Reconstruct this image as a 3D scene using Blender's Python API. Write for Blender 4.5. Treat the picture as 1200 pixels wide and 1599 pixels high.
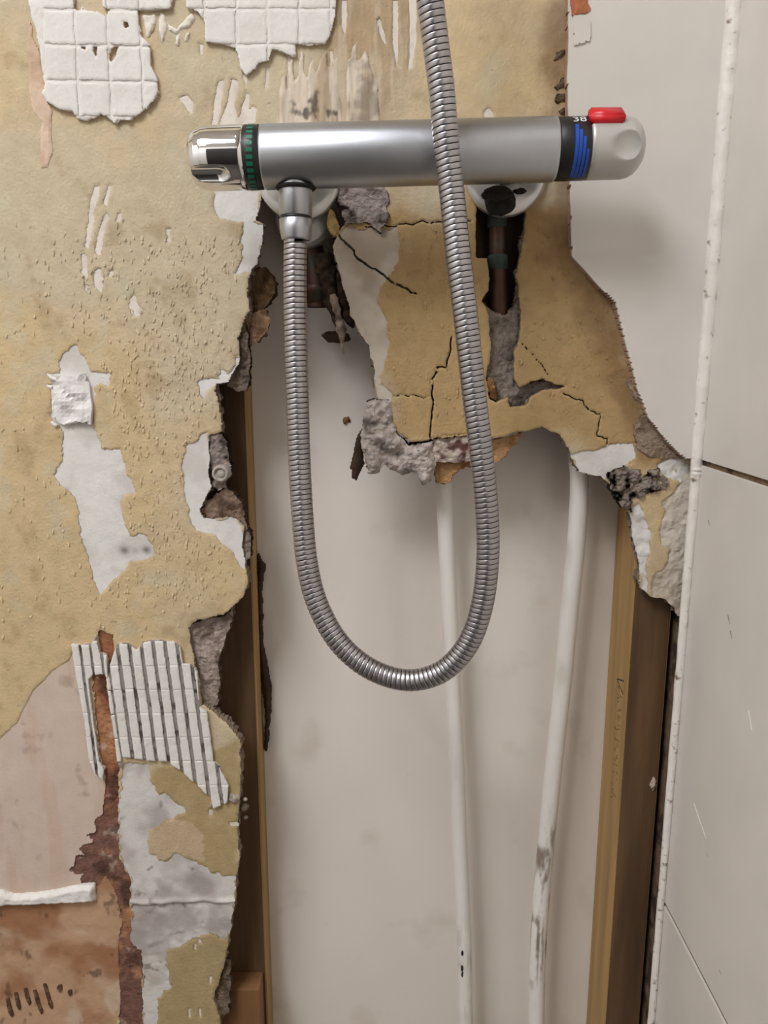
import bpy, bmesh, math, random
import numpy as np
from mathutils import Vector, Matrix

random.seed(7)
rng = np.random.default_rng(11)
for o in list(bpy.data.objects):
    bpy.data.objects.remove(o, do_unlink=True)
scene = bpy.context.scene
COL = scene.collection

# ------------------------------------------------------------------ camera, light, exposure
FPX, TH, CX, CY, CZ, CD = 1180.0, math.radians(11.3), 600.0, 799.5, 1.2, 0.58
cam_d = bpy.data.cameras.new('camera')
cam_d.sensor_fit = 'VERTICAL'
cam_d.sensor_height = 36.0
cam_d.lens = 36.0 * FPX / 1599.0
cam_d.clip_start = 0.01
cam = bpy.data.objects.new('camera', cam_d)
cam.location = (0, -CD, CZ)
cam.rotation_euler = (math.pi / 2 - TH, 0, 0)
COL.objects.link(cam)
scene.camera = cam

world = bpy.data.worlds.new('room_air')
scene.world = world
world.use_nodes = True
world.node_tree.nodes['Background'].inputs[0].default_value = (0.9, 0.93, 1.0, 1)
world.node_tree.nodes['Background'].inputs[1].default_value = 0.25

vs = scene.view_settings
vs.view_transform = 'Standard'
vs.look = 'None'
vs.gamma = 1.0
vs.use_curve_mapping = False
vs.exposure = -0.08

# ceiling lamps of the room: (x, y, disc radius, watts)
LAMPS = [(-0.66, -0.98, 0.34, 24.5), (-0.22, -0.55, 0.04, 1.2), (-0.75, -1.45, 0.045, 3.0)]
CEIL = 2.35


# ------------------------------------------------------------------ helpers
def lin(r, g, b):
    c = np.array([r, g, b], float) / 255.0
    return np.where(c <= 0.04045, c / 12.92, ((c + 0.055) / 1.055) ** 2.4)


def P(px, py, y):
    """the point on the vertical plane Y = y whose picture position is (px, py)"""
    a = (px - CX) / FPX
    b = (CY - py) / FPX
    dy = math.cos(TH) + b * math.sin(TH)
    dz = -math.sin(TH) + b * math.cos(TH)
    t = (y + CD) / dy
    return Vector((a * t, y, CZ + dz * t))


def W(pts, y=0.0):
    return np.array([[P(a, b, y).x, P(a, b, y).z] for a, b in pts])


_lat = rng.random((256, 256))


def vnoise(x, z, s, seed=0):
    x = np.asarray(x) / s + 17.3 * seed + 500
    z = np.asarray(z) / s + 9.1 * seed + 500
    xi, zi = np.floor(x).astype(int), np.floor(z).astype(int)
    fx, fz = x - xi, z - zi
    fx, fz = fx * fx * (3 - 2 * fx), fz * fz * (3 - 2 * fz)
    a = _lat[xi & 255, zi & 255]
    b = _lat[(xi + 1) & 255, zi & 255]
    c = _lat[xi & 255, (zi + 1) & 255]
    d = _lat[(xi + 1) & 255, (zi + 1) & 255]
    return (a * (1 - fx) + b * fx) * (1 - fz) + (c * (1 - fx) + d * fx) * fz - 0.5


def fbm(x, z, s, seed=0, n=4):
    r, a = 0, 1.0
    for i in range(n):
        r = r + a * vnoise(x, z, s, seed + i)
        s *= 0.5
        a *= 0.5
    return r


def sstep(a, b, x):
    t = np.clip((x - a) / (b - a), 0, 1)
    return t * t * (3 - 2 * t)


def jag(poly, amp=0.0006, seg=0.0009, seed=0):
    """subdivide an outline and tear it"""
    out = []
    n = len(poly)
    for i in range(n):
        a, b = poly[i], poly[(i + 1) % n]
        L = np.hypot(*(b - a))
        k = max(1, int(L / seg))
        t = np.arange(k)[:, None] / k
        out.append(a + (b - a) * t)
    p = np.vstack(out)
    dx = fbm(p[:, 0], p[:, 1], 0.006, seed + 3, 4) * 2 * amp
    dz = fbm(p[:, 0], p[:, 1], 0.006, seed + 23, 4) * 2 * amp
    dx = dx + amp * 0.9 * vnoise(p[:, 0], p[:, 1], 0.0016, seed + 41)
    dz = dz + amp * 0.9 * vnoise(p[:, 0], p[:, 1], 0.0016, seed + 43)
    return p + np.stack([dx, dz], 1)


def poly_sdf(xs, zs, poly, band):
    """signed distance (clipped at band) and closest points on a rectilinear grid (rows z, columns x)"""
    nx, nz = len(xs), len(zs)
    D = np.full((nz, nx), band)
    QX = np.zeros((nz, nx))
    QZ = np.zeros((nz, nx))
    cnt = np.zeros((nz, nx + 1), np.int32)
    n = len(poly)
    for i in range(n):
        ax, az = poly[i]
        bx, bz = poly[(i + 1) % n]
        i0 = np.searchsorted(xs, min(ax, bx) - band)
        i1 = np.searchsorted(xs, max(ax, bx) + band)
        j0 = np.searchsorted(zs, min(az, bz) - band)
        j1 = np.searchsorted(zs, max(az, bz) + band)
        if i1 > i0 and j1 > j0:
            gx = xs[None, i0:i1]
            gz = zs[j0:j1, None]
            ex, ez = bx - ax, bz - az
            L2 = ex * ex + ez * ez + 1e-18
            t = np.clip(((gx - ax) * ex + (gz - az) * ez) / L2, 0, 1)
            qx, qz = ax + t * ex, az + t * ez
            d = np.sqrt((gx - qx) ** 2 + (gz - qz) ** 2)
            sub = D[j0:j1, i0:i1]
            m = d < sub
            sub[m] = d[m]
            QX[j0:j1, i0:i1][m] = qx[m]
            QZ[j0:j1, i0:i1][m] = qz[m]
        lo, hi = min(az, bz), max(az, bz)
        r0, r1 = np.searchsorted(zs, lo), np.searchsorted(zs, hi)
        if r1 > r0 and hi > lo:
            rows = np.arange(r0, r1)
            xc = ax + (zs[rows] - az) / (bz - az) * (bx - ax)
            np.add.at(cnt, (rows, np.searchsorted(xs, xc)), 1)
    ins = (np.cumsum(cnt, 1)[:, :nx] % 2) == 1
    return np.where(ins, -D, D), QX, QZ


def pdist(X, Z, poly):
    """signed distance at free points, for soft edged colour areas"""
    D = np.full(X.shape, 9.0)
    ins = np.zeros(X.shape, bool)
    n = len(poly)
    for i in range(n):
        ax, az = poly[i]
        bx, bz = poly[(i + 1) % n]
        ex, ez = bx - ax, bz - az
        t = np.clip(((X - ax) * ex + (Z - az) * ez) / (ex * ex + ez * ez + 1e-18), 0, 1)
        D = np.minimum(D, np.hypot(X - ax - t * ex, Z - az - t * ez))
        c = ((az > Z) != (bz > Z)) & (X < ex * (Z - az) / (ez if ez else 1e-12) + ax)
        ins ^= c
    return np.where(ins, -D, D)


WLOC = {}


def finish(me, name, parent, center=True):
    o = bpy.data.objects.new(name, me)
    COL.objects.link(o)
    n = len(me.vertices)
    co = np.empty(n * 3, np.float32)
    me.vertices.foreach_get('co', co)
    co = co.reshape(-1, 3)
    c = (co.min(0) + co.max(0)) / 2 if center else np.zeros(3)
    me.vertices.foreach_set('co', (co - c).ravel())
    me.update()
    ploc = np.zeros(3)
    if parent is not None:
        o.parent = parent
        ploc = WLOC[parent.name]
    WLOC[o.name] = np.array(c, float)
    o.location = Vector((np.array(c, float) - ploc).tolist())
    return o


def np_mesh(name, verts, quads, mats, parent=None, cols=None, smooth=True, midx=None):
    me = bpy.data.meshes.new(name)
    verts = np.asarray(verts, np.float32)
    quads = np.asarray(quads, np.int32)
    k = quads.shape[1]
    me.vertices.add(len(verts))
    me.vertices.foreach_set('co', verts.ravel())
    me.loops.add(quads.size)
    me.loops.foreach_set('vertex_index', quads.ravel())
    me.polygons.add(len(quads))
    me.polygons.foreach_set('loop_start', np.arange(0, quads.size, k, dtype=np.int32))
    sm = np.ones(len(quads), bool) if smooth is True else (np.zeros(len(quads), bool) if smooth is False else smooth)
    me.polygons.foreach_set('use_smooth', sm)
    for m in (mats if isinstance(mats, (list, tuple)) else [mats]):
        me.materials.append(m)
    if midx is not None:
        me.polygons.foreach_set('material_index', midx.astype(np.int32))
    me.update(calc_edges=True)
    if cols is not None:
        at = me.color_attributes.new('Col', 'FLOAT_COLOR', 'POINT')
        rgba = np.ones((len(verts), 4), np.float32)
        rgba[:, :3] = cols
        at.data.foreach_set('color', rgba.ravel())
    return finish(me, name, parent)


def low(X, Z):
    """slow undulation shared by every layer of the old wall"""
    return 0.0012 * fbm(X, Z, 0.09, 40, 3)


def relief(name, outer, mat, parent, holes=(), res=0.001, depth=None, col=None, thick=0.0015,
           edge_col=None, xs=None, zs=None, grow=0.0, edge_rough=0.0, clip=None, flat=False):
    band = 0.006
    if xs is None:
        m = 2 * res + grow
        xs = np.arange(outer[:, 0].min() - m, outer[:, 0].max() + m, res)
        zs = np.arange(outer[:, 1].min() - m, outer[:, 1].max() + m, res)
    S, QX, QZ = poly_sdf(xs, zs, outer, band)
    S = S - grow
    SM = np.full(S.shape, grow == 0.0)
    if clip is not None:
        cs, cx_, cz_ = poly_sdf(xs, zs, clip, band)
        mk = cs > S
        S[mk], QX[mk], QZ[mk], SM[mk] = cs[mk], cx_[mk], cz_[mk], True
    for h in holes:
        i0, i1 = np.searchsorted(xs, h[:, 0].min() - band), np.searchsorted(xs, h[:, 0].max() + band)
        j0, j1 = np.searchsorted(zs, h[:, 1].min() - band), np.searchsorted(zs, h[:, 1].max() + band)
        if i1 - i0 < 2 or j1 - j0 < 2:
            continue
        hs, hx, hz = poly_sdf(xs[i0:i1], zs[j0:j1], h, band)
        hs = -hs
        sub = S[j0:j1, i0:i1]
        mk = hs > sub
        sub[mk] = hs[mk]
        QX[j0:j1, i0:i1][mk] = hx[mk]
        QZ[j0:j1, i0:i1][mk] = hz[mk]
        SM[j0:j1, i0:i1][mk] = True
    nx, nz = len(xs), len(zs)
    cw = np.minimum.outer(np.gradient(zs), np.gradient(xs)) * 0.48
    keep = S <= cw
    X = np.broadcast_to(xs[None, :], (nz, nx)).copy()
    Z = np.broadcast_to(zs[:, None], (nz, nx)).copy()
    sn = (np.abs(S) < cw) & SM
    X[sn] = QX[sn]
    Z[sn] = QZ[sn]
    q = keep[:-1, :-1] & keep[1:, :-1] & keep[:-1, 1:] & keep[1:, 1:]
    deep = np.minimum(np.minimum(S[:-1, :-1], S[1:, :-1]), np.minimum(S[:-1, 1:], S[1:, 1:])) < -0.2 * cw[:-1, :-1]
    q &= deep
    jj, ii = np.nonzero(q)
    if len(jj) == 0:
        return None
    idx = np.arange(nx * nz).reshape(nz, nx)
    F = np.stack([idx[jj, ii], idx[jj, ii + 1], idx[jj + 1, ii + 1], idx[jj + 1, ii]], 1)
    used = np.unique(F)
    remap = np.full(nx * nz, -1)
    remap[used] = np.arange(len(used))
    F = remap[F]
    x, z, s = X.ravel()[used], Z.ravel()[used], np.minimum(S.ravel()[used], 0)
    y = depth(x, z, s) if depth else np.zeros_like(x)
    V = np.stack([x, y, z], 1)
    C = col(x, z, s) if col else None
    # sides
    E = np.concatenate([F[:, [0, 1]], F[:, [1, 2]], F[:, [2, 3]], F[:, [3, 0]]])
    key = np.sort(E, 1)
    key = key[:, 0].astype(np.int64) * len(used) + key[:, 1]
    u, inv, cn = np.unique(key, return_inverse=True, return_counts=True)
    B = E[cn[inv] == 1]
    bv = np.unique(B)
    rm = np.full(len(used), -1)
    rm[bv] = np.arange(len(bv))
    n0 = len(V)
    top = V[bv]
    bot = top.copy()
    bot[:, 1] += thick
    mid = top.copy()
    mid[:, 1] += thick * 0.5
    if edge_rough:
        for A, sd in ((mid, 1), (bot, 5)):
            A[:, 0] += edge_rough * 2 * vnoise(A[:, 0] + A[:, 1] * 3, A[:, 2], 0.003, sd)
            A[:, 2] += edge_rough * 2 * vnoise(A[:, 0] + A[:, 1] * 3, A[:, 2], 0.003, sd + 9)
    nb = len(bv)
    V = np.vstack([V, top, mid, bot])
    a, b = rm[B[:, 0]], rm[B[:, 1]]
    s1 = np.stack([n0 + b, n0 + a, n0 + nb + a, n0 + nb + b], 1)
    s2 = np.stack([n0 + nb + b, n0 + nb + a, n0 + 2 * nb + a, n0 + 2 * nb + b], 1)
    nf = len(F)
    F = np.vstack([F, s1, s2])
    smooth = np.zeros(len(F), bool)
    smooth[:nf] = not flat
    if C is not None:
        ec = C[bv]
        if edge_col is not None:
            k = 0.75 + 0.5 * rng.random((nb, 1))
            ec = np.broadcast_to(edge_col, (nb, 3)) * k
        C = np.vstack([C, ec, ec, ec])
    return np_mesh(name, V, F, mat, parent, C, smooth)


# ------------------------------------------------------------------ materials
def mat(name, color=(0.8, 0.8, 0.8), rough=0.7, metal=0.0, attr=False, var=0.0, vscale=40.0, bump=0.0, bscale=300.0,
        stretch=(1, 1, 1), spots=None, sscale=60.0, sth=(0.62, 0.7), spec=0.5, coat=0.0, emit=None, aniso=0.0):
    m = bpy.data.materials.new(name)
    m.use_nodes = True
    nt = m.node_tree
    N, L = nt.nodes, nt.links
    b = N['Principled BSDF']
    b.inputs['Roughness'].default_value = rough
    b.inputs['Metallic'].default_value = metal
    b.inputs['Specular IOR Level'].default_value = spec
    b.inputs['Coat Weight'].default_value = coat
    tc = N.new('ShaderNodeTexCoord')
    mp = N.new('ShaderNodeMapping')
    mp.inputs['Scale'].default_value = stretch
    L.new(tc.outputs['Object'], mp.inputs['Vector'])
    if attr:
        at = N.new('ShaderNodeAttribute')
        at.attribute_name = 'Col'
        out = at.outputs['Color']
    else:
        rgb = N.new('ShaderNodeRGB')
        rgb.outputs[0].default_value = (*color, 1)
        out = rgb.outputs[0]
    if var:
        nz = N.new('ShaderNodeTexNoise')
        nz.inputs['Scale'].default_value = vscale
        nz.inputs['Detail'].default_value = 5
        L.new(mp.outputs[0], nz.inputs['Vector'])
        mr = N.new('ShaderNodeMapRange')
        mr.inputs[1].default_value = 0.25
        mr.inputs[2].default_value = 0.75
        mr.inputs[3].default_value = 1 - var
        mr.inputs[4].default_value = 1 + var
        L.new(nz.outputs['Fac'], mr.inputs[0])
        mx = N.new('ShaderNodeMix')
        mx.data_type = 'RGBA'
        mx.blend_type = 'MULTIPLY'
        mx.inputs['Factor'].default_value = 1
        L.new(out, mx.inputs['A'])
        L.new(mr.outputs[0], mx.inputs['B'])
        out = mx.outputs['Result']
    if spots:
        nz = N.new('ShaderNodeTexNoise')
        nz.inputs['Scale'].default_value = sscale
        nz.inputs['Detail'].default_value = 4
        L.new(mp.outputs[0], nz.inputs['Vector'])
        mr = N.new('ShaderNodeMapRange')
        mr.inputs[1].default_value = sth[0]
        mr.inputs[2].default_value = sth[1]
        L.new(nz.outputs['Fac'], mr.inputs[0])
        mx = N.new('ShaderNodeMix')
        mx.data_type = 'RGBA'
        L.new(mr.outputs[0], mx.inputs['Factor'])
        L.new(out, mx.inputs['A'])
        mx.inputs['B'].default_value = (*spots, 1)
        out = mx.outputs['Result']
    L.new(out, b.inputs['Base Color'])
    if bump:
        nb = N.new('ShaderNodeTexNoise')
        nb.inputs['Scale'].default_value = bscale
        nb.inputs['Detail'].default_value = 6
        L.new(mp.outputs[0], nb.inputs['Vector'])
        bp = N.new('ShaderNodeBump')
        bp.inputs['Strength'].default_value = 1.0
        bp.inputs['Distance'].default_value = bump
        L.new(nb.outputs['Fac'], bp.inputs['Height'])
        L.new(bp.outputs[0], b.inputs['Normal'])
    if emit:
        b.inputs['Emission Color'].default_value = (*emit[0], 1)
        b.inputs['Emission Strength'].default_value = emit[1]
    return m


M = {}
M['tan'] = mat('tan_paint', attr=True, rough=0.75, var=0.10, vscale=90, bump=0.0006, bscale=420, spec=0.3)
M['plaster'] = mat('white_plaster', attr=True, rough=0.85, var=0.05, vscale=60, bump=0.0003, bscale=500, spec=0.2)
M['core'] = mat('grey_core', attr=True, rough=0.95, var=0.25, vscale=160, bump=0.0012, bscale=450, spec=0.1)
M['adh'] = mat('white_adhesive', attr=True, rough=0.8, var=0.03, vscale=80, bump=0.0004, bscale=350, spec=0.2)
M['crumb'] = mat('crumbly_plaster', attr=True, rough=0.95, var=0.3, vscale=260, bump=0.0016, bscale=520, spec=0.1)
M['tile'] = mat('beige_tile', tuple(lin(218, 212, 205)), rough=0.32, var=0.05, vscale=18, spec=0.35)
M['tile_edge'] = mat('tile_biscuit', tuple(lin(170, 140, 118)), rough=0.9, var=0.2, vscale=200)
M['grout'] = mat('dirty_grout', tuple(lin(112, 90, 68)), rough=0.9, var=0.3, vscale=120, spots=tuple(lin(60, 42, 30)), sscale=55, sth=(0.5, 0.6))
M['seal'] = mat('white_sealant', tuple(lin(232, 226, 218)), rough=0.5, var=0.05, vscale=60, spots=tuple(lin(128, 108, 90)), sscale=150, sth=(0.62, 0.74), bump=0.0008, bscale=180)
M['cream'] = mat('cream_panel', tuple(lin(232, 223, 214)), rough=0.38, var=0.03, vscale=9, spots=tuple(lin(205, 192, 176)), sscale=14, sth=(0.6, 0.85), spec=0.35)
M['pipe'] = mat('white_plastic', tuple(lin(232, 227, 219)), rough=0.4, var=0.04, vscale=30, spots=tuple(lin(170, 158, 145)), sscale=45, sth=(0.66, 0.78), stretch=(1, 1, 0.25))
M['plug'] = mat('grey_plug', tuple(lin(168, 160, 152)), rough=0.8, var=0.3, vscale=200, bump=0.0008, bscale=500)
M['pipe_dirty'] = mat('white_plastic_pipe', attr=True, rough=0.4, var=0.03, vscale=30)
M['wood'] = mat('pale_timber', tuple(lin(172, 138, 88)), rough=0.7, var=0.28, vscale=70, stretch=(1, 1, 0.06), bump=0.0004, bscale=200)
M['wood_dark'] = mat('wet_stained_timber', tuple(lin(100, 73, 47)), rough=0.65, var=0.5, vscale=60, stretch=(1, 1, 0.08), spots=tuple(lin(45, 28, 18)), sscale=24, sth=(0.5, 0.68), bump=0.0004, bscale=200)
M['wood_mid'] = mat('brown_timber', tuple(lin(122, 86, 52)), rough=0.7, var=0.3, vscale=70, stretch=(1, 1, 0.06))
M['chrome'] = mat('chrome', (0.86, 0.86, 0.88), rough=0.07, metal=1.0)
M['satin'] = mat('satin_metal', (0.50, 0.515, 0.55), rough=0.37, metal=1.0, var=0.03, vscale=120)
M['satin_pale'] = mat('worn_satin_plastic', tuple(lin(196, 194, 190)), rough=0.33, metal=0.35, var=0.04, vscale=60, spec=0.6)
M['ros'] = mat('dull_chrome', (0.72, 0.71, 0.70), rough=0.28, metal=0.75, var=0.08, vscale=70)
M['hose'] = mat('hose_metal', attr=True, rough=0.31, metal=0.95, var=0.10, vscale=120)
M['black'] = mat('black_plastic', tuple(lin(28, 27, 28)), rough=0.4, var=0.3, vscale=150)
M['grime'] = mat('black_grime', tuple(lin(30, 25, 22)), rough=0.9, var=0.5, vscale=200, bump=0.0015, bscale=500)
M['green'] = mat('green_mark', tuple(lin(20, 104, 78)), rough=0.4)
M['blue'] = mat('blue_mark', tuple(lin(22, 78, 180)), rough=0.4)
M['white'] = mat('white_print', tuple(lin(225, 225, 225)), rough=0.5)
M['red'] = mat('red_plastic', tuple(lin(215, 28, 40)), rough=0.35)
M['copper'] = mat('tarnished_copper', tuple(lin(80, 56, 44)), rough=0.5, metal=0.5, var=0.3, vscale=90, spots=tuple(lin(66, 80, 70)), sscale=40, sth=(0.6, 0.68))
M['verdigris'] = mat('verdigris', tuple(lin(58, 70, 63)), rough=0.85, var=0.35, vscale=200, bump=0.0005)
M['bark'] = mat('dark_brown_scrap', tuple(lin(62, 42, 28)), rough=0.85, var=0.4, vscale=120, bump=0.0006)
M['brick'] = mat('orange_brick', tuple(lin(172, 108, 72)), rough=0.9, var=0.3, vscale=120, bump=0.001)
M['ink'] = mat('stamp_ink', tuple(lin(78, 66, 50)), rough=0.8)
M['board'] = mat('tan_board', tuple(lin(194, 177, 146)), rough=0.8, var=0.12, vscale=14, bump=0.0006, bscale=300)
M['room'] = mat('room_paint', tuple(lin(228, 225, 220)), rough=0.8, var=0.03, vscale=5)
M['room_floor'] = mat('room_floor', tuple(lin(74, 68, 62)), rough=0.6, var=0.1, vscale=8)
M['reflection_dark'] = mat('reflection_door_dark', tuple(lin(40, 36, 34)), rough=0.8, var=0.1, vscale=6)
M['lamp_metal'] = mat('lamp_rim', (0.7, 0.7, 0.7), rough=0.3, metal=1.0, var=0.02)


def box(name, lo, hi, m, parent=None, bevel=0.0):
    bm = bmesh.new()
    bmesh.ops.create_cube(bm, size=1)
    lo, hi = Vector(lo), Vector(hi)
    for v in bm.verts:
        v.co = Vector([(lo[i] + hi[i]) / 2 + v.co[i] * (hi[i] - lo[i]) for i in range(3)])
    if bevel:
        bmesh.ops.bevel(bm, geom=bm.edges[:], offset=bevel, segments=2, affect='EDGES', profile=0.6)
    me = bpy.data.meshes.new(name)
    bm.to_mesh(me)
    bm.free()
    for mm in (m if isinstance(m, (list, tuple)) else [m]):
        me.materials.append(mm)
    return finish(me, name, parent)


def tag(o, label=None, cat=None, group=None, kind=None):
    if label:
        o['label'] = label
    if cat:
        o['category'] = cat
    if group:
        o['group'] = group
    if kind:
        o['kind'] = kind
    return o


def empty(name, loc):
    o = bpy.data.objects.new(name, None)
    o.empty_display_size = 0.02
    o.location = loc
    COL.objects.link(o)
    WLOC[o.name] = np.array(loc, float)
    return o


def lathe(name, axis0, axis1, prof, m, parent, seg=96, dents=(), push=None):
    """surface of revolution; prof = [(distance along axis, radius)]"""
    a0, a1 = Vector(axis0), Vector(axis1)
    d = (a1 - a0).normalized()
    up = Vector((0, 0, 1)) if abs(d.z) < 0.9 else Vector((0, 1, 0))
    u = d.cross(up).normalized()
    v = d.cross(u).normalized()
    t = np.array([p[0] for p in prof])[:, None, None]
    r = np.array([p[1] for p in prof])[:, None, None]
    ang = np.linspace(0, 2 * math.pi, seg, endpoint=False)[None, :, None]
    V = np.array(a0) + t * np.array(d) + r * (np.cos(ang) * np.array(u) + np.sin(ang) * np.array(v))
    n = len(prof)
    V = V.reshape(-1, 3)
    for (c, R) in dents:          # press a ball into the surface
        c = np.array(c)
        w = V - c
        L = np.linalg.norm(w, axis=1, keepdims=True) + 1e-9
        ins = L < R
        V = np.where(ins, c + w / L * R, V)
    if push is not None:
        V = push(V)
    i = np.arange(n - 1)[:, None]
    j = np.arange(seg)[None, :]
    j2 = (j + 1) % seg
    F = np.stack([i * seg + j + 0 * i, i * seg + j2, (i + 1) * seg + j2, (i + 1) * seg + j], -1).reshape(-1, 4)
    return np_mesh(name, V, F, m, parent)


def smooth_prof(pts, n=8):
    """subdivide profile segments so dents have vertices to move"""
    out = []
    for (a, b) in zip(pts[:-1], pts[1:]):
        for k in range(n):
            out.append((a[0] + (b[0] - a[0]) * k / n, a[1] + (b[1] - a[1]) * k / n))
    out.append(pts[-1])
    return out


def catmull(pts, per=24):
    p = [np.array(q, float) for q in pts]
    p = [2 * p[0] - p[1]] + p + [2 * p[-1] - p[-2]]
    out = []
    for i in range(1, len(p) - 2):
        for k in range(per):
            t = k / per
            out.append(0.5 * (2 * p[i] + (p[i + 1] - p[i - 1]) * t + (2 * p[i - 1] - 5 * p[i] + 4 * p[i + 1] - p[i + 2]) * t * t
                              + (3 * p[i] - p[i - 1] - 3 * p[i + 1] + p[i + 2]) * t ** 3))
    out.append(p[-2])
    return np.array(out)


def frames(path):
    T = np.gradient(path, axis=0)
    T /= np.linalg.norm(T, axis=1, keepdims=True)
    U = np.zeros_like(T)
    u = np.array([0, -1.0, 0])
    for i in range(len(T)):
        u = u - T[i] * u.dot(T[i])
        u /= np.linalg.norm(u)
        U[i] = u
    return T, U, np.cross(T, U)


def tube(name, pts, rad, m, parent=None, seg=24, per=16, lump=0.0, colf=None):
    path = catmull(pts, per)
    T, U, Vv = frames(path)
    ang = np.linspace(0, 2 * math.pi, seg, endpoint=False)
    r = np.broadcast_to(np.asarray(rad, float), (len(path),)) if np.ndim(rad) == 0 else np.interp(np.linspace(0, 1, len(path)), np.linspace(0, 1, len(rad)), rad)
    R = r[:, None] * np.ones(seg)[None, :]
    if lump:
        R = R * (1 + lump * 2 * vnoise(np.arange(len(path))[:, None] * 1.0 + 0 * ang, 8 * np.cos(ang)[None, :] + 0 * r[:, None], 3.0, 3))
    V = path[:, None, :] + R[..., None] * (np.cos(ang)[None, :, None] * U[:, None, :] + np.sin(ang)[None, :, None] * Vv[:, None, :])
    n = len(path)
    V = V.reshape(-1, 3)
    i = np.arange(n - 1)[:, None]
    j = np.arange(seg)[None, :]
    j2 = (j + 1) % seg
    F = np.stack([i * seg + j + 0 * i, i * seg + j2 + 0 * i, (i + 1) * seg + j2, (i + 1) * seg + j], -1).reshape(-1, 4)
    return np_mesh(name, V, F, m, parent, colf(V) if colf else None)


def blob(name, c, r, m, parent=None, seed=0, sub=3, amp=0.35, flat=(1, 1, 1), col=None):
    bm = bmesh.new()
    bmesh.ops.create_icosphere(bm, subdivisions=sub, radius=1)
    co = np.array([v.co[:] for v in bm.verts])
    k = 1 + amp * 2 * (vnoise(co[:, 0] + co[:, 1] * .7, co[:, 2], 0.7, seed) + 0.5 * vnoise(co[:, 0] - co[:, 2], co[:, 1], 0.3, seed + 4))
    co = co * k[:, None] * np.array(flat) * r + np.array(c)
    for v, q in zip(bm.verts, co):
        v.co = q
    for f in bm.faces:
        f.smooth = True
    me = bpy.data.meshes.new(name)
    bm.to_mesh(me)
    bm.free()
    me.materials.append(m)
    if col is not None:
        at = me.color_attributes.new('Col', 'FLOAT_COLOR', 'POINT')
        kk = np.clip(1 + 1.2 * vnoise(co[:, 0], co[:, 2], 0.003, seed)[:, None], 0.3, 1.4)
        at.data.foreach_set('color', np.hstack([np.array(col) * kk, np.ones((len(co), 1))]).astype(np.float32).ravel())
    return finish(me, name, parent)


# ================================================================== SETTING
XC = P(1095, 720, -0.010).x          # the room corner
ZB, ZT = 0.50, 1.56                  # lower and upper end of the detailed old wall
YP = 0.068                           # cream panel at the back of the cavity

# ---- outline of the old wall board, the big hole torn out of it included
edge_left = [(420, 285), (408, 308), (402, 332), (398, 344), (412, 350), (408, 385), (400, 412), (389, 425), (386, 450), (390, 485),
             (376, 513), (372, 535), (375, 560), (366, 578), (356, 596), (338, 600), (335, 610), (342, 630), (347, 660), (348, 674),
             (325, 680), (327, 715), (325, 740), (330, 762), (318, 785), (312, 795), (318, 810), (330, 812), (355, 808), (372, 812),
             (380, 822), (378, 850), (383, 890), (387, 903), (381, 931), (349, 961), (307, 969), (293, 980), (300, 1014), (311, 1070),
             (315, 1100), (337, 1115), (360, 1137), (375, 1156), (375, 1224), (373, 1255), (371, 1300), (375, 1337), (369, 1371),
             (366, 1409), (362, 1435), (356, 1469), (352, 1499), (343, 1529), (334, 1562), (343, 1589), (345, 1640), (340, 1760)]
edge_right = [(1100, 965), (1060, 962), (1050, 945), (1037, 936), (1015, 930), (1002, 920), (1000, 880), (990, 840), (985, 800),
              (965, 780), (955, 757), (938, 746), (905, 737), (893, 716), (888, 700), (875, 681), (850, 668), (820, 672), (770, 685),
              (727, 680), (700, 682), (676, 686), (640, 690), (622, 676), (612, 650), (608, 625), (590, 625), (587, 605), (582, 568), (575, 540),
              (560, 515), (548, 492), (544, 470), (526, 412), (519, 385), (527, 366), (540, 352), (536, 335), (530, 320), (531, 300), (520, 285)]
outline_px = [(-330, 1760), (-330, -150), (1330, -150), (1330, 965)] + edge_right + edge_left
OUT = W(outline_px)
OUT[:, 0] = np.clip(OUT[:, 0], -0.50, XC)
OUT[:, 1] = np.clip(OUT[:, 1], ZB, ZT)
OUT = jag(OUT, 0.0009, 0.0012, 1)

slot_px = [(744, 285), (744, 330), (743, 402), (762, 404), (764, 432), (765, 450), (752, 470), (763, 487), (765, 520), (767, 553), (760, 587), (764, 622),
           (775, 628), (793, 620), (797, 637), (820, 634), (830, 620), (847, 609), (867, 607), (887, 603), (870, 599), (850, 592), (830, 597),
           (813, 607), (805, 597), (803, 547), (813, 527), (813, 480), (807, 427), (815, 387), (822, 337), (824, 285)]

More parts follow.
